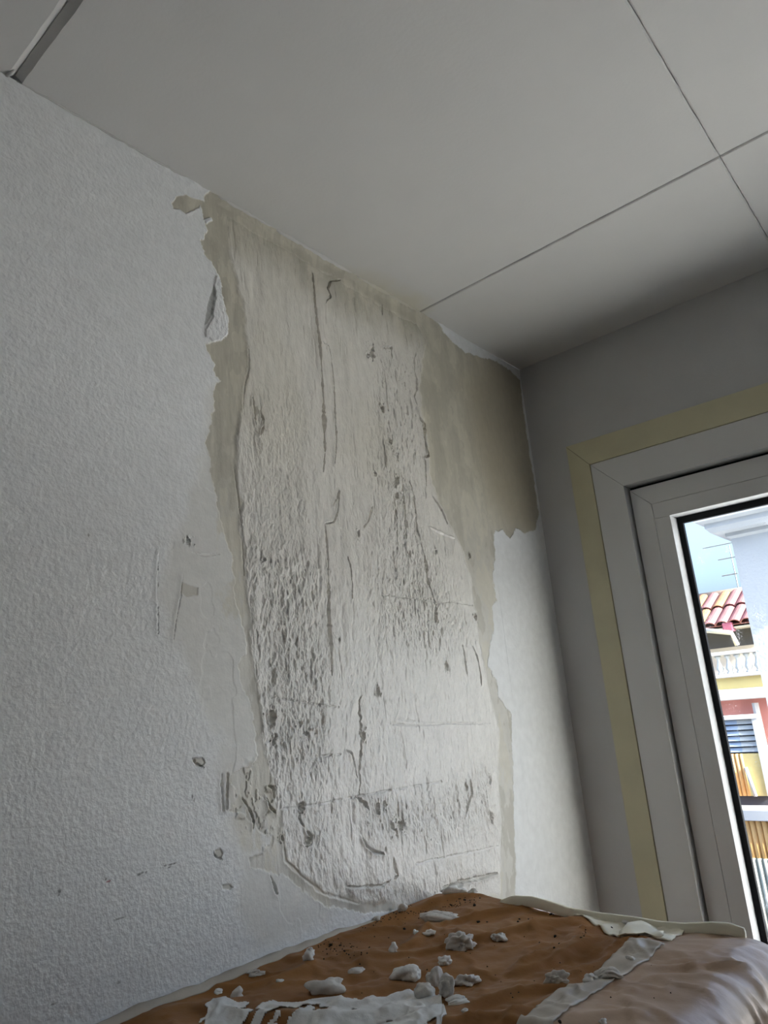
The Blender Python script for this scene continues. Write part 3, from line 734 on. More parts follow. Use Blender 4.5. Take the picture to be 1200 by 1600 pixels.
# profile across x: from the wall over the top, round the edge, down to the floor
R = 0.055
xs = list(np.arange(0.004, BX - R, 0.006)); prof = [(x, None) for x in xs]
arc = [(BX - R + R * math.sin(a), TOPZ - R + R * math.cos(a), a) for a in np.linspace(0, math.pi / 2, 12)]
rows = []
ys = np.arange(BY0, BY1 - 0.02, 0.006)
ycols = [(y, 0.0) for y in ys] + [(BY1 - 0.02 + 0.02 * math.sin(a), 0.02 * (1 - math.cos(a))) for a in np.linspace(0, math.pi / 2, 6)] + [(BY1 + 0.002, d) for d in np.concatenate([np.arange(0.03, 0.3, 0.02), np.arange(0.3, 0.86, 0.08), [TOPZ - 0.004]])]
YC = np.array([c[0] for c in ycols]); DC = np.array([c[1] for c in ycols])
PXs, PZs, AR = [], [], []
for x in xs: PXs.append(x); PZs.append(TOPZ); AR.append(0.0)
for x, z, a in arc: PXs.append(x); PZs.append(z); AR.append(a)
zz = TOPZ - R
for z in np.concatenate([np.arange(zz - 0.008, 0.45, -0.008), np.arange(0.45, 0.0, -0.03), [0.003]]): PXs.append(BX); PZs.append(z); AR.append(math.pi / 2)
PXs = np.array(PXs); PZs = np.array(PZs); AR = np.array(AR)
Xg, Yg = np.meshgrid(PXs, YC, indexing='ij'); Zg = np.repeat(PZs[:, None], len(YC), 1); Ag = np.repeat(AR[:, None], len(YC), 1); Dg = np.repeat(DC[None], len(PXs), 0)
tz = top_z(Xg, Yg) - TOPZ
Wt = np.cos(Ag) ** 1.0
nz = tz * Wt; nx = np.zeros_like(nz)
sw = side_wr(Yg, Zg, 401) * sstep(0.25, 1.1, Ag) * 1.15
nx = sw * np.sin(np.maximum(Ag, 0.3)); nz = nz + sw * np.cos(Ag) * 0.7
Xf = Xg + nx; Zf = np.maximum(np.minimum(Zg + nz, Zg + nz - Dg * 1.0), 0.003 + 0 * Zg)
Zf = np.where(Dg > 0.6 * 1.4, np.minimum(Zf, 0.003 + Zg * 0), Zf)
Yf = Yg + 0.052 * (1 - sstep(0.04, 0.34, Xg)) * sstep(-1.05, -0.84, Yg) + np.where(Dg > 0.02, side_wr(Xg, Dg, 441) * 0.8 - 0.006, 0)
n0, n1 = Xf.shape
idx = np.arange(n0 * n1).reshape(n0, n1)
quads = np.stack([idx[:-1, :-1], idx[1:, :-1], idx[1:, 1:], idx[:-1, 1:]], -1).reshape(-1, 4)
fcx = Xf.reshape(-1)[quads].mean(1); fcy = Yf.reshape(-1)[quads].mean(1)
sa, sb = on(800, 1640, 2, 0.87)[:2], on(1015, 1483, 2, 0.87)[:2]           # the taped seam of the two sheets
sn = np.array([sb[1] - sa[1], sa[0] - sb[0]])
front = ((fcx - sa[0]) * sn[0] + (fcy - sa[1]) * sn[1]) > 0
cverts = np.stack([Xf, Yf, Zf], -1).reshape(-1, 3)
def sheet(name, sel, mat, parent=None):
    u, inv = np.unique(quads[sel], return_inverse=True)
    return mesh_obj(name, cverts[u], inv.reshape(-1, 4).tolist(), mat, parent, True)
cover = sheet('paper_covered_furniture', ~front, M_PAPER)
fs = sheet('front_sheet', front, M_PAPER2, cover); fs['label'] = 'second coated brown sheet over the front edge, glare painted as lighter colour'
tag(cover, 'low furniture wrapped in wrinkled brown kraft paper against the stripped wall', 'covered furniture')

def strip(name, px_pts_a, px_pts_b, mat, lift=0.0012, n=50, m=6, thick=0.0009, wav=0.0, seed=0, parent=cover, zed=0.872, holes=None):
    """a band of tape or paper on the cover between two pixel polylines, following the folds"""
    def resample(pts, n):
        P = np.array([on(x, y, 2, zed)[:2] for x, y in pts])
        s = np.concatenate([[0], np.cumsum(np.linalg.norm(np.diff(P, axis=0), axis=1))]); t = np.linspace(0, s[-1], n)
        return np.stack([np.interp(t, s, P[:, 0]), np.interp(t, s, P[:, 1])], 1)
    A, B = resample(px_pts_a, n), resample(px_pts_b, n)
    V = []
    for i in range(n):
        for j in range(m):
            p = A[i] + (B[i] - A[i]) * j / (m - 1)
            if wav and j in (0, m - 1): p = p + wav * np.array([random.uniform(-1, 1), random.uniform(-1, 1)])
            x, y = max(p[0], 0.006), p[1]
            z = float(top_z(x, min(y, BY1 - 0.004))) + lift + 0.0006 * math.sin(i * 60.0 / n + 9.0 * j / m)
            if x > BX - R:
                q = min(1, (x - BX + R) / R); z -= R * (1 - math.sqrt(max(0, 1 - q * q)))
            V.append((x, y, z))
    Fq = [(i * m + j, (i + 1) * m + j, (i + 1) * m + j + 1, i * m + j + 1) for i in range(n - 1) for j in range(m - 1)]
    if holes is not None:
        def hole(f):
            c = np.mean([V[a] for a in f], axis=0); i, j = f[0] // m, f[0] % m
            edge = min(i, n - 2 - i, 3 * j) / 8.0
            return fbm(c[0] + 0.3 * c[1], c[1], 0.030, 0.05, 3, 777) + 0.35 * min(1, edge) - 0.25 < -holes
        Fq = [f for f in Fq if not hole(f)]
        k = len(V)
        from collections import Counter
        ed = Counter(frozenset(e) for f in Fq for e in zip(f, f[1:] + f[:1]))
        V2 = V + [(x, y, z - thick) for x, y, z in V]
        F3 = Fq + [tuple(k + a for a in f[::-1]) for f in Fq] + [(b, a, a + k, b + k) for f in Fq for a, b in zip(f, f[1:] + f[:1]) if ed[frozenset((a, b))] == 1]
        u, inv = np.unique(np.array(F3), return_inverse=True)
        return mesh_obj(name, [V2[i] for i in u], inv.reshape(-1, 4).tolist(), mat, parent, True)
    k = len(V); V2 = V + [(x, y, z - thick) for x, y, z in V]
    Fq2 = Fq + [tuple(k + a for a in f[::-1]) for f in Fq]
    bord = [i * m for i in range(n)] + [(n - 1) * m + j for j in range(1, m)] + [i * m + m - 1 for i in range(n - 2, -1, -1)] + [j for j in range(m - 2, 0, -1)]
    for a, b in zip(bord, bord[1:] + bord[:1]): Fq2.append((b, a, a + k, b + k))
    o = mesh_obj(name, V2, Fq2, mat, parent, True)
    bm = bmesh.new(); bm.from_mesh(o.data); bmesh.ops.recalc_face_normals(bm, faces=bm.faces); bm.to_mesh(o.data); bm.free()
    return o

o = strip('tape_strip', [(760,1640),(830,1590),(900,1538),(960,1500),(990,1482)], [(830,1640),(875,1598),(935,1552),(1000,1512),(1040,1484)], M_TAPE, 0.0032, 110, 16, 0.0022)
o['label'] = 'pale tape over the seam of two paper sheets'
o = strip('masking_paper', [(895,1432),(930,1446),(968,1464),(985,1478)], [(1000,1433),(1040,1441),(1072,1448),(1050,1474)], M_CREAM, 0.0035, 70, 16, 0.002)
o['label'] = 'cream masking paper laid at the back edge'
o = strip('plaster_smear', [(318,1585),(340,1568),(400,1566),(470,1562),(560,1553),(640,1548),(690,1552),(690,1570)], [(300,1640),(340,1640),(400,1640),(500,1640),(600,1640),(680,1640),(690,1620),(700,1600)], M_SMEAR, 0.0028, 230, 44, 0.0015, 0.0005, holes=0.26)
o['label'] = 'smear of dried white plaster on the brown paper'
et = []
for i in range(70):
    y = -1.72 + 0.70 * i / 69; z = float(top_z(0.012, y)); tp = min(1.0, (69.5 - i) / 30) ** 0.7; w = (0.010 + 0.003 * math.sin(i * 0.9) * math.sin(i * 0.31)) * tp
    et.append([(0.006, y, z - 0.002), (0.006 + w, y, z - 0.001), (0.006 + w, y, z + 0.0015 * tp), (0.009, y, z + 0.003 * tp), (0.005, y, z + (0.010 + 0.002 * math.sin(i * 0.7)) * tp), (0.004, y, z + 0.009 * tp)])
o = MB().loft(et).build('edge_tape', M_TAPE, cover, smooth=True)
o['label'] = 'thin tape sealing the paper to the wall'
# rolled rim of the cream paper standing at the back edge
P = []
for (x, y) in [(782,1408),(800,1401),(830,1402),(860,1410),(890,1420),(940,1428),(990,1434),(1030,1441),(1070,1444),(1110,1442),(1140,1444),(1163,1452)]:
    p = on(x, y, 1, BY1 - 0.012); P.append(p)
P = np.array(P); s = np.linspace(0, len(P) - 1, 60)
C3 = np.stack([np.interp(s, np.arange(len(P)), P[:, k]) for k in range(3)], 1)
rimv, rimf = [], []
hh = 0.009 + 0.003 * np.sin(s * 1.3); prof2 = [(0.010, -0.010), (0.002, -0.002), (-0.003, 0.0), (0.0, 0.35), (0.004, 0.75), (0.010, 1.0), (0.014, 0.9), (0.010, 0.3), (0.012, -0.25)]
for i, p in enumerate(C3):
    sc = 0.15 + 0.85 * math.sin(math.pi * min(1, i / 14) / 2)
    base_z = min(float(top_z(p[0], BY1 - 0.03)) - 0.003, p[2] - 0.004); tip = max(p[2] + 0.002, base_z + 0.008 * sc); base_z = max(base_z, tip - 0.016)
    rimv.append([(p[0], p[1] - 0.010, base_z), (p[0], p[1] - 0.004, base_z - 0.004), (p[0], p[1] + 0.004, base_z), (p[0], p[1] + 0.006, (base_z + tip) / 2), (p[0], p[1] + 0.002, tip), (p[0], p[1] - 0.003, tip - 0.0015), (p[0], p[1] - 0.002, (base_z + tip) / 2)])
o = MB().loft(rimv).build('rolled_paper_rim', M_CREAM, cover, smooth=True); o['label'] = 'rolled cream rim of masking paper along the back edge'
# torn flap
fv = []
for i in range(9):
    for j in range(6):
        u, w = i / 8, j / 5
        px = 968 + 75 * u * (0.75 + 0.25 * w) + (4 if j == 5 else 0) * math.sin(i * 2.2); py = 1450 + 30 * w - 4 * u
        q = on(px, py, 2, 0.872); fv.append((q[0], q[1], float(top_z(q[0], min(q[1], BY1 - .005))) + 0.006 + 0.012 * (1 - w) * math.sin(math.pi * u) + 0.003 * math.sin(5 * u + 3 * w)))
ff = [(i * 6 + j, (i + 1) * 6 + j, (i + 1) * 6 + j + 1, i * 6 + j + 1) for i in range(8) for j in range(5)]
o = mesh_obj('torn_flap', fv, ff, M_CREAM, cover, True); o['label'] = 'torn curled flap of cream paper'
so = o.modifiers.new('thickness', 'SOLIDIFY'); so.thickness = 0.0012

# ------------------------------------------------------------------ crumbs of plaster on the paper
def lump_mesh(seed, dims, spiky=0.25, sub=3, bend=0.0, flatb=0.3):
    bm = bmesh.new(); bmesh.ops.create_icosphere(bm, subdivisions=sub, radius=1.0)
    r = np.random.default_rng(seed); fr = r.uniform(0, 6.28, (8, 3)); dr = r.normal(size=(8, 3)) * np.array([1.6] * 3)
    for v in bm.verts:
        p = np.array(v.co); d = 0
        for k in range(8): d += math.sin(float(p @ dr[k]) * (1 + 0.5 * k) + fr[k, 0]) / (1 + 0.6 * k)
        e = 0
        for k in range(8): e += abs(math.sin(float(p @ dr[(k + 3) % 8]) * (2.2 + 0.9 * k) + fr[k, 1])) / (1.5 + 0.7 * k)
        q = p * (1 + spiky * (d * 0.70 - (e - 1.1) * 0.28))
        q = q * np.array(dims) * 0.5
        q[2] += bend * (1 - (p[0]) ** 2)
        q[2] = max(q[2], -dims[2] * 0.5 * (1 - flatb))
        v.co = q
    zmin = min(v.co.z for v in bm.verts)
    for v in bm.verts: v.co.z -= zmin
    me = bpy.data.meshes.new('plaster_lump'); bm.to_mesh(me); bm.free()
    me.polygons.foreach_set('use_smooth', [True] * len(me.polygons))
    return me
def place(me, name, px, py, mat, rz=0.0, tilt=0.0, sink=0.0015):
    q = on(px, py, 2, 0.872); z = float(top_z(q[0], q[1])); q = on(px, py, 2, z); z = float(top_z(q[0], q[1]))
    if not me.materials: me.materials.append(mat)
    o = bpy.data.objects.new(name, me); COL.objects.link(o)
    o.location = (q[0], q[1], z - sink); o.rotation_euler = (tilt, 0, rz)
    return o
def msize(px, py, w):
    q = on(px, py, 2, 0.872); return w * float(np.dot(q - CAM, FW)) / F_PX
VIEW_RZ = math.atan2(RT[1], RT[0])
LUMPS = [  # base px, width px, height px, depth ratio, spiky, white, label
    (484,1499,18,17,.8,.30,1,'small white pointed plaster chip close to the wall edge of the paper'),
    (484,1485,10,6,.8,.25,1,'tiny white plaster chip touching the wall behind the pointed chip'),
    (510,1549,64,24,.5,.28,0,'long grey plaster lump with a narrow waist beside the white smear'),
    (556,1519,22,9,.8,.36,0,'flat ragged grey plaster crumb behind the long lump'),
    (616,1487,18,14,.8,.4,1,'small pale angular plaster chip in the middle of the brown paper'),
    (638,1529,54,27,.6,.22,1,'large smooth white plaster lump with a pointed right end'),
    (679,1539,28,30,.8,.25,0,'rounded pale plaster lump at the back of the heaped cluster'),
    (664,1557,29,26,.8,.3,0,'rounded grey plaster lump at the left front of the heaped cluster'),
    (696,1557,32,32,.8,.35,0,'crumbly grey plaster lump at the right front of the heaped cluster'),
    (731,1536,32,18,.7,.4,0,'jagged grey plaster lump just right of the heaped cluster'),
    (694,1507,25,15,.8,.3,1,'pale oval plaster lump lying behind the heaped cluster'),
    (722,1474,42,28,.7,.40,0,'jagged grey plaster lump with spikes in the middle distance'),
    (780,1469,24,15,.8,.35,0,'compact grey plaster lump lying alone towards the back'),
    (690,1436,58,15,.5,.25,0,'long flat grey plaster slab near the foot of the wall'),
    (650,1459,10,8,.9,.35,1,'tiny pale plaster chip left of a pair near the wall'),
    (669,1461,18,8,.7,.36,0,'small grey plaster chip right of a pair near the wall'),
    (871,1535,32,18,.45,.35,0,'finger shaped grey plaster lump on the open brown paper'),
    (952,1531,48,19,.45,.25,0,'arched grey plaster lump lying across the pale tape'),
    (927,1537,24,11,.8,.35,0,'small knobbly grey plaster lump in front of the arched one'),
    (986,1503,15,10,.8,.36,0,'tiny ragged plaster crumb on the pale tape'),
    (978,1450,15,9,.8,.4,0,'small grey plaster crumb on the cream masking paper, left of two'),
    (994,1449,14,11,.8,.4,0,'small grey plaster crumb on the cream masking paper, right of two'),
    (371,1556,22,17,.7,.36,1,'flat white plaster flake lying left of the white smear'),
    (398,1528,26,8,.5,.4,0,'low plaster ridge lying on the tape along the wall'),
    (341,1542,12,6,.8,.4,1,'tiny white plaster chip on the tape at the wall'),
    (714,1568,34,12,.6,.3,1,'flat white plaster flake at the right end of the smear'),
    (725,1580,10,7,.8,.3,1,'tiny white plaster chip below the flat white flake'),
    (941,1594,12,8,.8,.3,1,'tiny pale plaster chip at the bottom on the front sheet'),
    (712,1398,44,17,.5,.45,1,'crumpled white plaster flakes heaped at the far end of the wall foot'),
    (739,1399,12,9,.6,.45,0,'small dirty plaster chip right of the crumpled flakes at the back'),
    (628,1424,15,12,.7,.4,0,'rough grey plaster bit pressed against the wall foot'),
    (588,1438,12,7,.7,.4,0,'tiny grey plaster bit at the wall left of the rough bit'),
    (437,1530,10,4,.8,.4,1,'tiny flat white plaster chip between flake and long lump'),
]
for k, (px, py, w, h, dr, sp, wh, lab) in enumerate(LUMPS):
    s = msize(px, py, 1.0)
    me = lump_mesh(500 + k, (w * s, w * s * dr, h * s * 1.05), sp, 4 if w > 22 else 3, 0.35 * h * s if 'arched' in lab else 0)
    o = place(me, 'plaster_chunk', px, py, M_CHUNKW if wh else M_CHUNK, VIEW_RZ + random.uniform(-.25, .25))
    tag(o, lab, 'plaster', 'plaster crumbs on the brown paper')

# dark mortar crumbs: the larger ones one by one, the fine grit as one scatter
dark_meshes = [lump_mesh(700 + k, (0.0085, 0.007, 0.006), 0.5, 1) for k in range(5)]
DARKS = [(750,1404),(704,1410),(718,1407),(726,1407),(741,1416),(675,1405),(690,1402),(847,1419),(861,1430),(809,1441),(812,1435),(760,1434),(747,1432),(868,1464),(866,1485),(874,1478),(613,1437),(600,1450),(632,1450),(571,1454),
         (523,1484),(531,1478),(517,1478),(538,1486),(545,1493),(608,1468),(735,1490),(728,1487),(1003,1488),(1006,1470),(968,1438),(934,1441),(955,1448),(956,1455),(875,1598),(1000,1472),(1035,1470),(640,1425),(615,1429),(826,1435)]
for k, (px, py) in enumerate(DARKS):
    o = place(dark_meshes[k % 5], 'mortar_crumb', px, py, M_DARK, random.uniform(0, 6))
    sc = random.uniform(0.5, 1.1); o.scale = (sc, sc, sc)
    where = ('on the brown paper at the far corner by the wall foot' if px < 770 and py < 1425 else 'on the cream masking paper or its torn flap' if px > 930 and py < 1492 else
             'on the brown paper right of the compact grey lump' if px > 780 and py < 1500 else 'on the pale tape near the bottom of the picture' if px > 780 else
             'in the gritty patch of brown paper near the pointed white chip' if px < 560 else 'on the brown paper around the jagged spiked lump')
    tag(o, 'dark mortar crumb ' + where, 'crumb', 'dark mortar crumbs')
gv, gf = [], []
def grit(px, py, s):
    q = on(px, py, 2, 0.875)
    for _ in range(2): z = float(top_z(q[0], min(q[1], BY1 - .004))); q = on(px, py, 2, z)
    n = len(gv)
    if q[0] < 0.005 or q[1] > BY1 + 0.04 * (q[0] < 0.2): return
    a = random.uniform(0, 6)
    for k in range(3): gv.append((q[0] + s * math.cos(a + 2.1 * k), q[1] + s * math.sin(a + 2.1 * k), z))
    gv.append((q[0], q[1], z + s * 1.1))
    gf.extend([(n, n + 1, n + 3), (n + 1, n + 2, n + 3), (n + 2, n, n + 3)])
for _ in range(420):
    t = random.random(); c = random.random()
    if c < .38: x, y = 560 + 190 * t, 1438 - 38 * t + random.gauss(0, 1) * 6 + 4
    elif c < .52: x, y = random.gauss(528, 22), random.gauss(1482, 7)
    elif c < .80: x, y = 850 + 170 * t, 1417 + 24 * t + abs(random.gauss(0, 4)) + 2
    elif c < .90: x, y = 915 - 55 * t ** 2, 1450 + 50 * t + random.gauss(0, 2)
    else: x, y = random.uniform(560, 1050), random.uniform(1425, 1560)
    grit(x, y, random.uniform(.0006, .0022))
o = mesh_obj('mortar_grit', gv, gf, M_DARK); tag(o, 'fine dark mortar grit strewn over the brown paper', 'grit', None, 'stuff')

# ------------------------------------------------------------------ outside
M_GROUND = material('pale_pavement', (0.50, 0.49, 0.47), 0.8, 0.2, (2, 0.06))
M_STUCCO = material('white_stucco', (0.36, 0.39, 0.42), 0.8, 0.2, (3, 0.03), (40, 0.3, 0.01))
M_ROSE = material('rose_render', (0.52, 0.23, 0.20), 0.8, 0.2, (3, 0.08))
M_YELLOW = material('yellow_render', (0.58, 0.49, 0.22), 0.8, 0.2, (3, 0.05))
M_OFFW = material('offwhite_render', (0.40, 0.39, 0.37), 0.8, 0.2, (3, 0.04))
M_TILE = material('rose_roof_tile', (0.20, 0.085, 0.085), 0.8, 0.2, (6, 0.12))
M_TILE2 = material('orange_roof_tile', (0.22, 0.11, 0.06), 0.8, 0.2, (6, 0.12))
M_RIDGE = material('ridge_mortar', (0.24, 0.18, 0.135), 0.8, 0.2, (6, 0.1))
M_OCHRE = material('ochre_sheet', (0.72, 0.43, 0.17), 0.6, 0.3, (5, 0.12))
M_WSHEET = material('white_sheet', (0.45, 0.44, 0.35), 0.6, 0.3, (5, 0.05))
M_BLUEG = material('blue_grey_slat', (0.27, 0.35, 0.47), 0.5, 0.3)
M_SLATL = material('light_grey_slat', (0.42, 0.45, 0.45), 0.5, 0.3)
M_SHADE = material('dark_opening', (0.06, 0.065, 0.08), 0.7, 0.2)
M_MAROON = material('maroon_cloth', (0.25, 0.08, 0.13), 0.8, 0.1)
M_METAL = material('grey_metal', (0.12, 0.14, 0.15), 0.45, 0.5)
M_WMETAL = material('white_metal', (0.42, 0.43, 0.44), 0.5, 0.4)
M_SLAB = material('added_slab_white', (0.80, 0.80, 0.78), 0.7, 0.3, (4, 0.03))  # white of the two added slabs outside
D1, D2, D3 = 9.0, 13.0, 4.2
def at(x, y, Y): return on(x, y, 1, Y)
zg = float(at(1195, 1412, D1)[2])
o = MB().box((-30, 0.25, zg - .3), (40, 60, zg)).build('ground', M_GROUND); tag(o, 'pale sunlit pavement outside below the window', None, None, 'structure')
# below the room, the own facade
o = MB().box((-0.2, 0.0, zg), (ROOM_X + .2, 0.25, -0.1)).build('wall_outside_base', M_WHITE); tag(o, 'base of the own house wall below the door', None, None, 'structure')

o = MB().box((-0.6, 0.25, -0.22), (4.2, 0.95, -0.02)).build('added_bounce_slab', M_SLAB); tag(o, 'white slab added unseen outside the window to bounce light up', None, None, 'structure')  # unseen slab, added to throw sunlight up onto the ceiling
o = MB().box((-0.6, 0.25, 2.62), (4.2, 1.30, 2.80)).build('added_sky_blocker', M_SLAB); tag(o, 'slab added unseen above the window to block the high sky', None, None, 'structure')  # unseen slab, added to keep high sky light off the lower wall

# near white building with cornice, right
nb = empty('white_building', (0, 0, 0)); tag(nb, 'white stucco building with stepped cornice close outside on the right', 'building')
xe = float(at(1168, 960, D3)[0]); zc = float(at(1143, 842, D3)[2])
MB().box((xe, D3, zg), (xe + 1.9, D3 + 2.2, zc)).build('wall', M_STUCCO, nb)
xz = [at(1143, 842, D3), at(1137, 836, D3), at(1120, 833, D3), at(1106, 828, D3), at(1102, 822, D3), at(1102, 815, D3), at(1092, 811, D3)]
pr = [(0.0, zc), (.03, zc + .02), (.03, zc + .05), (.12, zc + .06), (.15, zc + .10), (.15, zc + .14), (.21, zc + .16), (.21, zc + .22)]
ring0 = [(xe - p, D3 - p, z) for p, z in pr]; ring1 = [(xe + 1.9, D3 - p, z) for p, z in pr]; ringb = [(xe - p, D3 + 2.2, z) for p, z in pr]
cb = MB(); k = len(pr)
cb.v = ring0 + ring1 + ringb + [(xe + 1.9, D3 + 2.2, zc + .22)]
for i in range(k - 1): cb.f += [(i, i + 1, k + i + 1, k + i), (2 * k + i, 2 * k + i + 1, i + 1, i)]
cb.f += [(k - 1, 2 * k + k - 1, 3 * k, 2 * k - 1)]
cb.build('cornice', M_STUCCO, nb)

# house across: lower storey
hb = empty('rose_house', (0, 0, 0)); tag(hb, 'rose rendered house across the yard with yellow band and balustrade', 'building')
def span(px0, px1, py0, py1, Y, ya=None, thick=0.3):
    a = at(px0, py0, Y); b = at(px1, py1, Y)
    return (min(a[0], b[0]), Y, min(a[2], b[2])), (max(a[0], b[0]), Y + thick, max(a[2], b[2]))
X0 = float(at(1060, 1100, D1)[0]) - 2.0; X1 = float(at(1250, 1100, D1)[0]) + 4
def zat(py, Y, px=1150): return float(at(px, py, Y)[2])
MB().box((X0, D1, zg), (X1, D1 + 3.5, zat(1093, D1))).build('wall', M_ROSE, hb)
MB().box((X0, D1 - .22, zat(1093, D1)), (X1, D1 + 3.5, zat(1076, D1))).build('band', M_OFFW, hb, bevel=.01)
MB().box((X0, D1 - .16, zat(1076, D1)), (X1, D1 + 3.5, zat(1058, D1))).build('yellow_band', M_YELLOW, hb)
MB().box((X0, D1 - .22, zat(1058, D1)), (X1, D1 + .25, zat(1052, D1))).build('ledge', M_OFFW, hb, bevel=.01)
zb0, zb1 = zat(1052, D1), zat(1022, D1)
MB().box((X0, D1 - .08, zb1), (X1, D1 + .08, zb1 + .05)).build('balustrade_rail', M_OFFW, hb, bevel=.01)
def baluster_mesh(h):
    m = MB(); prof = [(0, .045), (.08, .045), (.12, .025), (.3, .055), (.45, .04), (.7, .022), (.85, .028), (.9, .045), (1, .045)]
    m.loft([[(r * math.cos(a), r * math.sin(a), t * h) for a in np.linspace(0, 2 * math.pi, 8, endpoint=False)] for t, r in prof])
    return m
b0 = baluster_mesh(zb1 - zb0).build('baluster', M_SLATL, hb, smooth=True)
xb = float(at(1095, 1040, D1)[0]); xb1 = float(at(1215, 1040, D1)[0]); n = 0
b0.location = (xb, D1, zb0); x = xb + .13
while x < xb1:
    c = b0.copy(); COL.objects.link(c); c.parent = hb; c.location = (x, D1, zb0); x += .13
# a pipe down the rose wall
p = at(1190, 1150, D1 - .1)
MB().tube([(p[0], D1 - .08, zat(1100, D1)), (p[0], D1 - .08, zg + .8)], .045).build('downpipe', M_WMETAL, hb)

# upper house set back, tiled roof
ub = empty('tiled_roof_house', (0, 0, 0)); tag(ub, 'pale house with rose tiled roof set back behind the balustrade', 'building')
UX0 = float(at(1040, 1000, D2)[0]); UX1 = float(at(1230, 1000, D2)[0])
ze = zat(977, D2); zr = zat(932, D2 + 1.6)
MB().box((UX0, D2 + .5, zg), (UX1, D2 + 3.0, zat(1010, D2 + .5))).build('wall', M_OFFW, ub)
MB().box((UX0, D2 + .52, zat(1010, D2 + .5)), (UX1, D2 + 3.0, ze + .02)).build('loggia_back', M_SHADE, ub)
MB().box((UX0, D2 - .05, ze - .05), (UX1, D2 + .55, ze + .01)).build('eave', M_OFFW, ub)
slope = math.atan2(zr - ze, 1.6)
rl = math.hypot(1.6, zr - ze) / 2 + .06
def tile_mesh():
    m = MB(); rings = []
    for t, rr_ in ((0, .13), (1, .115)):
        rings.append([(rr_ * math.cos(a), t * rl, rr_ * math.sin(a) * .75) for a in np.linspace(0, math.pi, 8)] + [((rr_ - .02) * math.cos(a), t * rl, (rr_ - .02) * math.sin(a) * .75) for a in np.linspace(math.pi, 0, 8)])
    m.loft(rings); return m
t0 = tile_mesh().build('roof_tile', M_TILE, ub, smooth=False); t1 = tile_mesh().build('roof_tile', M_TILE2, ub)
first = {0: t0, 1: t1}; usedt = set()
x = UX0
while x < UX1:
    for row in range(2):
        kk = 1 if random.random() < .3 else 0
        o = first[kk] if kk not in usedt else first[kk].copy()
        if kk in usedt: COL.objects.link(o); o.parent = ub
        usedt.add(kk)
        yy = D2 - .1 + row * (rl - .07) * math.cos(slope); zz_ = ze + .02 + row * (rl - .07) * math.sin(slope) + (.035 if row == 1 else 0) * 1.0
        o.location = (x, yy, zz_); o.rotation_euler = (slope, 0, 0)
    x += .235
MB().loft([[(UX0, D2 - .05, ze - .02), (UX1, D2 - .05, ze - .02), (UX1, D2 - .05, ze + .03), (UX0, D2 - .05, ze + .03)],
           [(UX0, D2 + 1.6, zr - .02), (UX1, D2 + 1.6, zr - .02), (UX1, D2 + 1.6, zr + .03), (UX0, D2 + 1.6, zr + .03)]]).build('roof_deck', M_TILE, ub)
MB().tube([(UX0, D2 + 1.62, zr + .06), (UX1, D2 + 1.62, zr + .06)], .13, 10).build('ridge_cap', M_RIDGE, ub, smooth=True)
a, b = at(1128, 976, D2 - .1), at(1147, 990, D2 - .1)
MB().box((a[0], D2 - .12, b[2] + .05), (b[0], D2 + .1, a[2] + .03)).build('maroon_awning_roll', M_MAROON, ub, bevel=.02)
a, b, c_ = at(1092, 984, D2 - .4), at(1143, 989, D2 - .4), at(1152, 1008, D2 - .4)
MB().tube([tuple(a), tuple(b), tuple(c_)], .045, 8).build('awning_rail', M_WMETAL, ub, smooth=True)

# television aerial on the roof
an = empty('television_aerial', tuple(at(1158, 934, D2 + 1.6))); tag(an, 'thin television aerial standing on the tiled roof', 'aerial')
q0 = at(1156, 930, D2 + 1.6); q1 = at(1139, 852, D2 + 1.6); loc = np.array(an.location)
q1 = np.array([q0[0], q0[1], q1[2]])
MB().tube([q0 - loc, q1 - loc], .012, 6).build('mast', M_METAL, an)
for (xa, xb_, yy) in ((1098, 1142, 857), (1122, 1146, 875), (1128, 1150, 900)):
    A = at(xa, yy, D2 + 1.6); B = at(xb_, yy, D2 + 1.6)
    MB().tube([(A[0] - loc[0], A[1] - loc[1], A[2] - loc[2]), (B[0] - loc[0] + .05, A[1] - loc[1], A[2] - loc[2])], .014, 6).build('boom', M_METAL, an)

# louvred shed with ochre sheet cladding in front of the rose wall
YS2 = D1 - 1.2
sh = empty('louvred_cabinet', (0, 0, 0)); tag(sh, 'louvred plant cabinet with ribbed ochre cladding against the rose wall', 'cabinet')
a, b = at(1095, 1124, YS2), at(1184, 1150, YS2)
xm = float(at(1156, 1150, YS2)[0]); zt_, zm, zl = float(at(1155, 1124, YS2)[2]), float(at(1160, 1176, YS2)[2]), float(at(1160, 1243, YS2)[2])
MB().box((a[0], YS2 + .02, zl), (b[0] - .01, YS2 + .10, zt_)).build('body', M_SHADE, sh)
MB().box((a[0], YS2 - .06, zt_), (b[0] + .05, YS2 + .12, zt_ + .05)).build('cap', M_WMETAL, sh, bevel=.005)
MB().box((b[0] - .02, YS2 - .05, zl), (b[0] + .05, YS2 + .04, zt_)).build('post', M_WMETAL, sh)
ns = 6; hs = (zt_ - zm) / ns
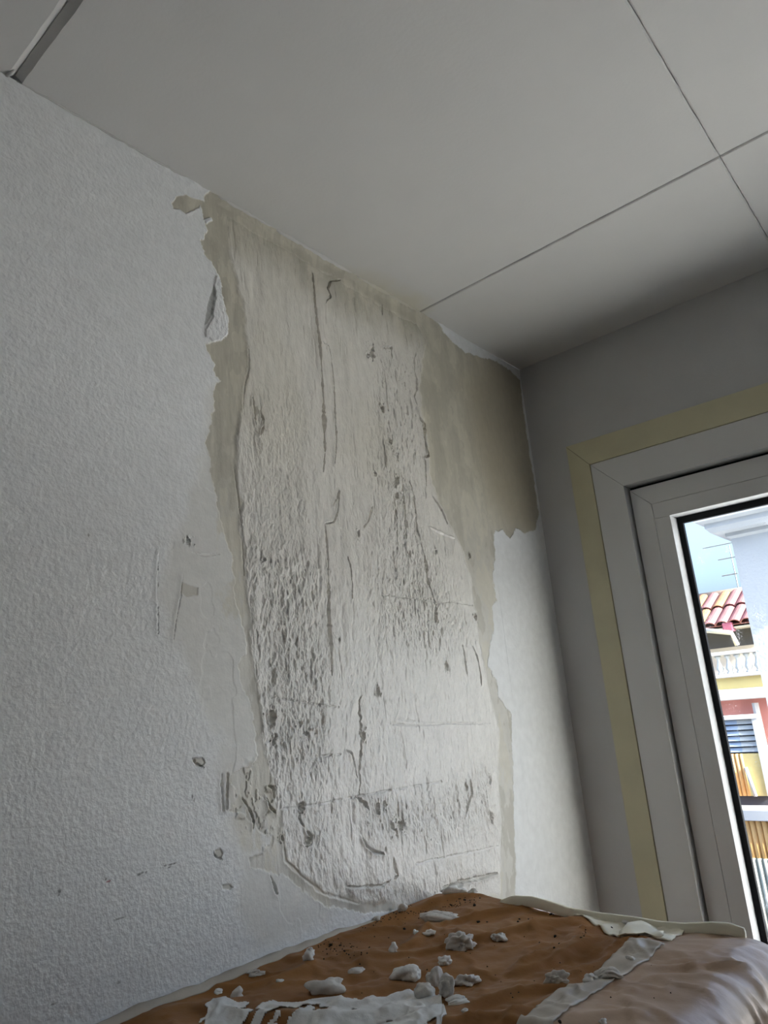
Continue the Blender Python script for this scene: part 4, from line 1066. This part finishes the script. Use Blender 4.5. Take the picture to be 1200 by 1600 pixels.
for (xa, xb_, mt) in ((a[0], xm, M_BLUEG), (xm, b[0] - .02, M_SLATL)):
    s0 = MB().loft([[(xa, YS2 - .03, 0), (xb_, YS2 - .03, 0), (xb_, YS2 + .0, hs * .72), (xa, YS2 + .0, hs * .72)],
                    [(xa, YS2 + .015, 0), (xb_, YS2 + .015, 0), (xb_, YS2 + .045, hs * .72), (xa, YS2 + .045, hs * .72)]]).build('louvre_slat', mt, sh)
    for i in range(ns):
        o = s0 if i == 0 else s0.copy()
        if i: COL.objects.link(o); o.parent = sh
        o.location = (0, 0, zm + hs * (i + .15))
def ribs(x0, x1, y, z0, z1, mat, parent, name, pitch):
    me = MB().tube([(0, 0, 0), (0, 0, z1 - z0)], pitch * .5, 10).build(name, mat, parent, smooth=True)
    n = max(1, int(round((x1 - x0) / pitch)))
    for i in range(n):
        o = me if i == 0 else me.copy()
        if i: COL.objects.link(o); o.parent = parent
        o.location = (x0 + pitch * (i + .5), y, z0)
ribs(a[0], float(at(1166, 1200, YS2)[0]), YS2 - .01, zl, zm - .01, M_OCHRE, sh, 'ribbed_sheet', .055)
MB().box((float(at(1166, 1200, YS2)[0]), YS2 - .03, zl), (b[0] - .02, YS2 + .02, zm - .01)).build('plain_panel', M_YELLOW, sh)
p = at(1172, 1220, YS2 - .06)
MB().tube([(p[0] - .02, YS2 - .06, float(at(1170, 1198, YS2)[2])), (p[0] + .03, YS2 - .06, zl)], .022).build('drain_pipe', M_WMETAL, sh, smooth=True)
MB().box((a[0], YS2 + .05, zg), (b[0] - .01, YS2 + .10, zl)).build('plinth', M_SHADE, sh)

# low fence: ribbed ochre sheet above white ribbed sheet, with a white coping
YF = D1 - 2.2
fe = empty('ribbed_fence', (0, 0, 0)); tag(fe, 'low ribbed fence, ochre above and white below, under a white coping', 'fence')
fx0, fx1 = float(at(1120, 1300, YF)[0]), float(at(1200, 1300, YF)[0]) + 1.6
f0, f1, f2 = float(at(1180, 1281, YF)[2]), float(at(1180, 1340, YF)[2]), float(at(1185, 1404, YF)[2])
MB().box((fx0, YF - .08, f0), (fx1, YF + .25, float(at(1180, 1264, YF)[2]))).build('coping', M_WMETAL, fe, bevel=.008)
MB().box((fx0, YF + .02, min(zg, f2)), (fx1, YF + .06, f0)).build('backing', M_OCHRE, fe)
ribs(fx0, fx1, YF, f1, f0, M_OCHRE, fe, 'ochre_rib', .062)
ribs(fx0, fx1, YF - .01, min(zg, f2), f1, M_WSHEET, fe, 'white_rib', .062)
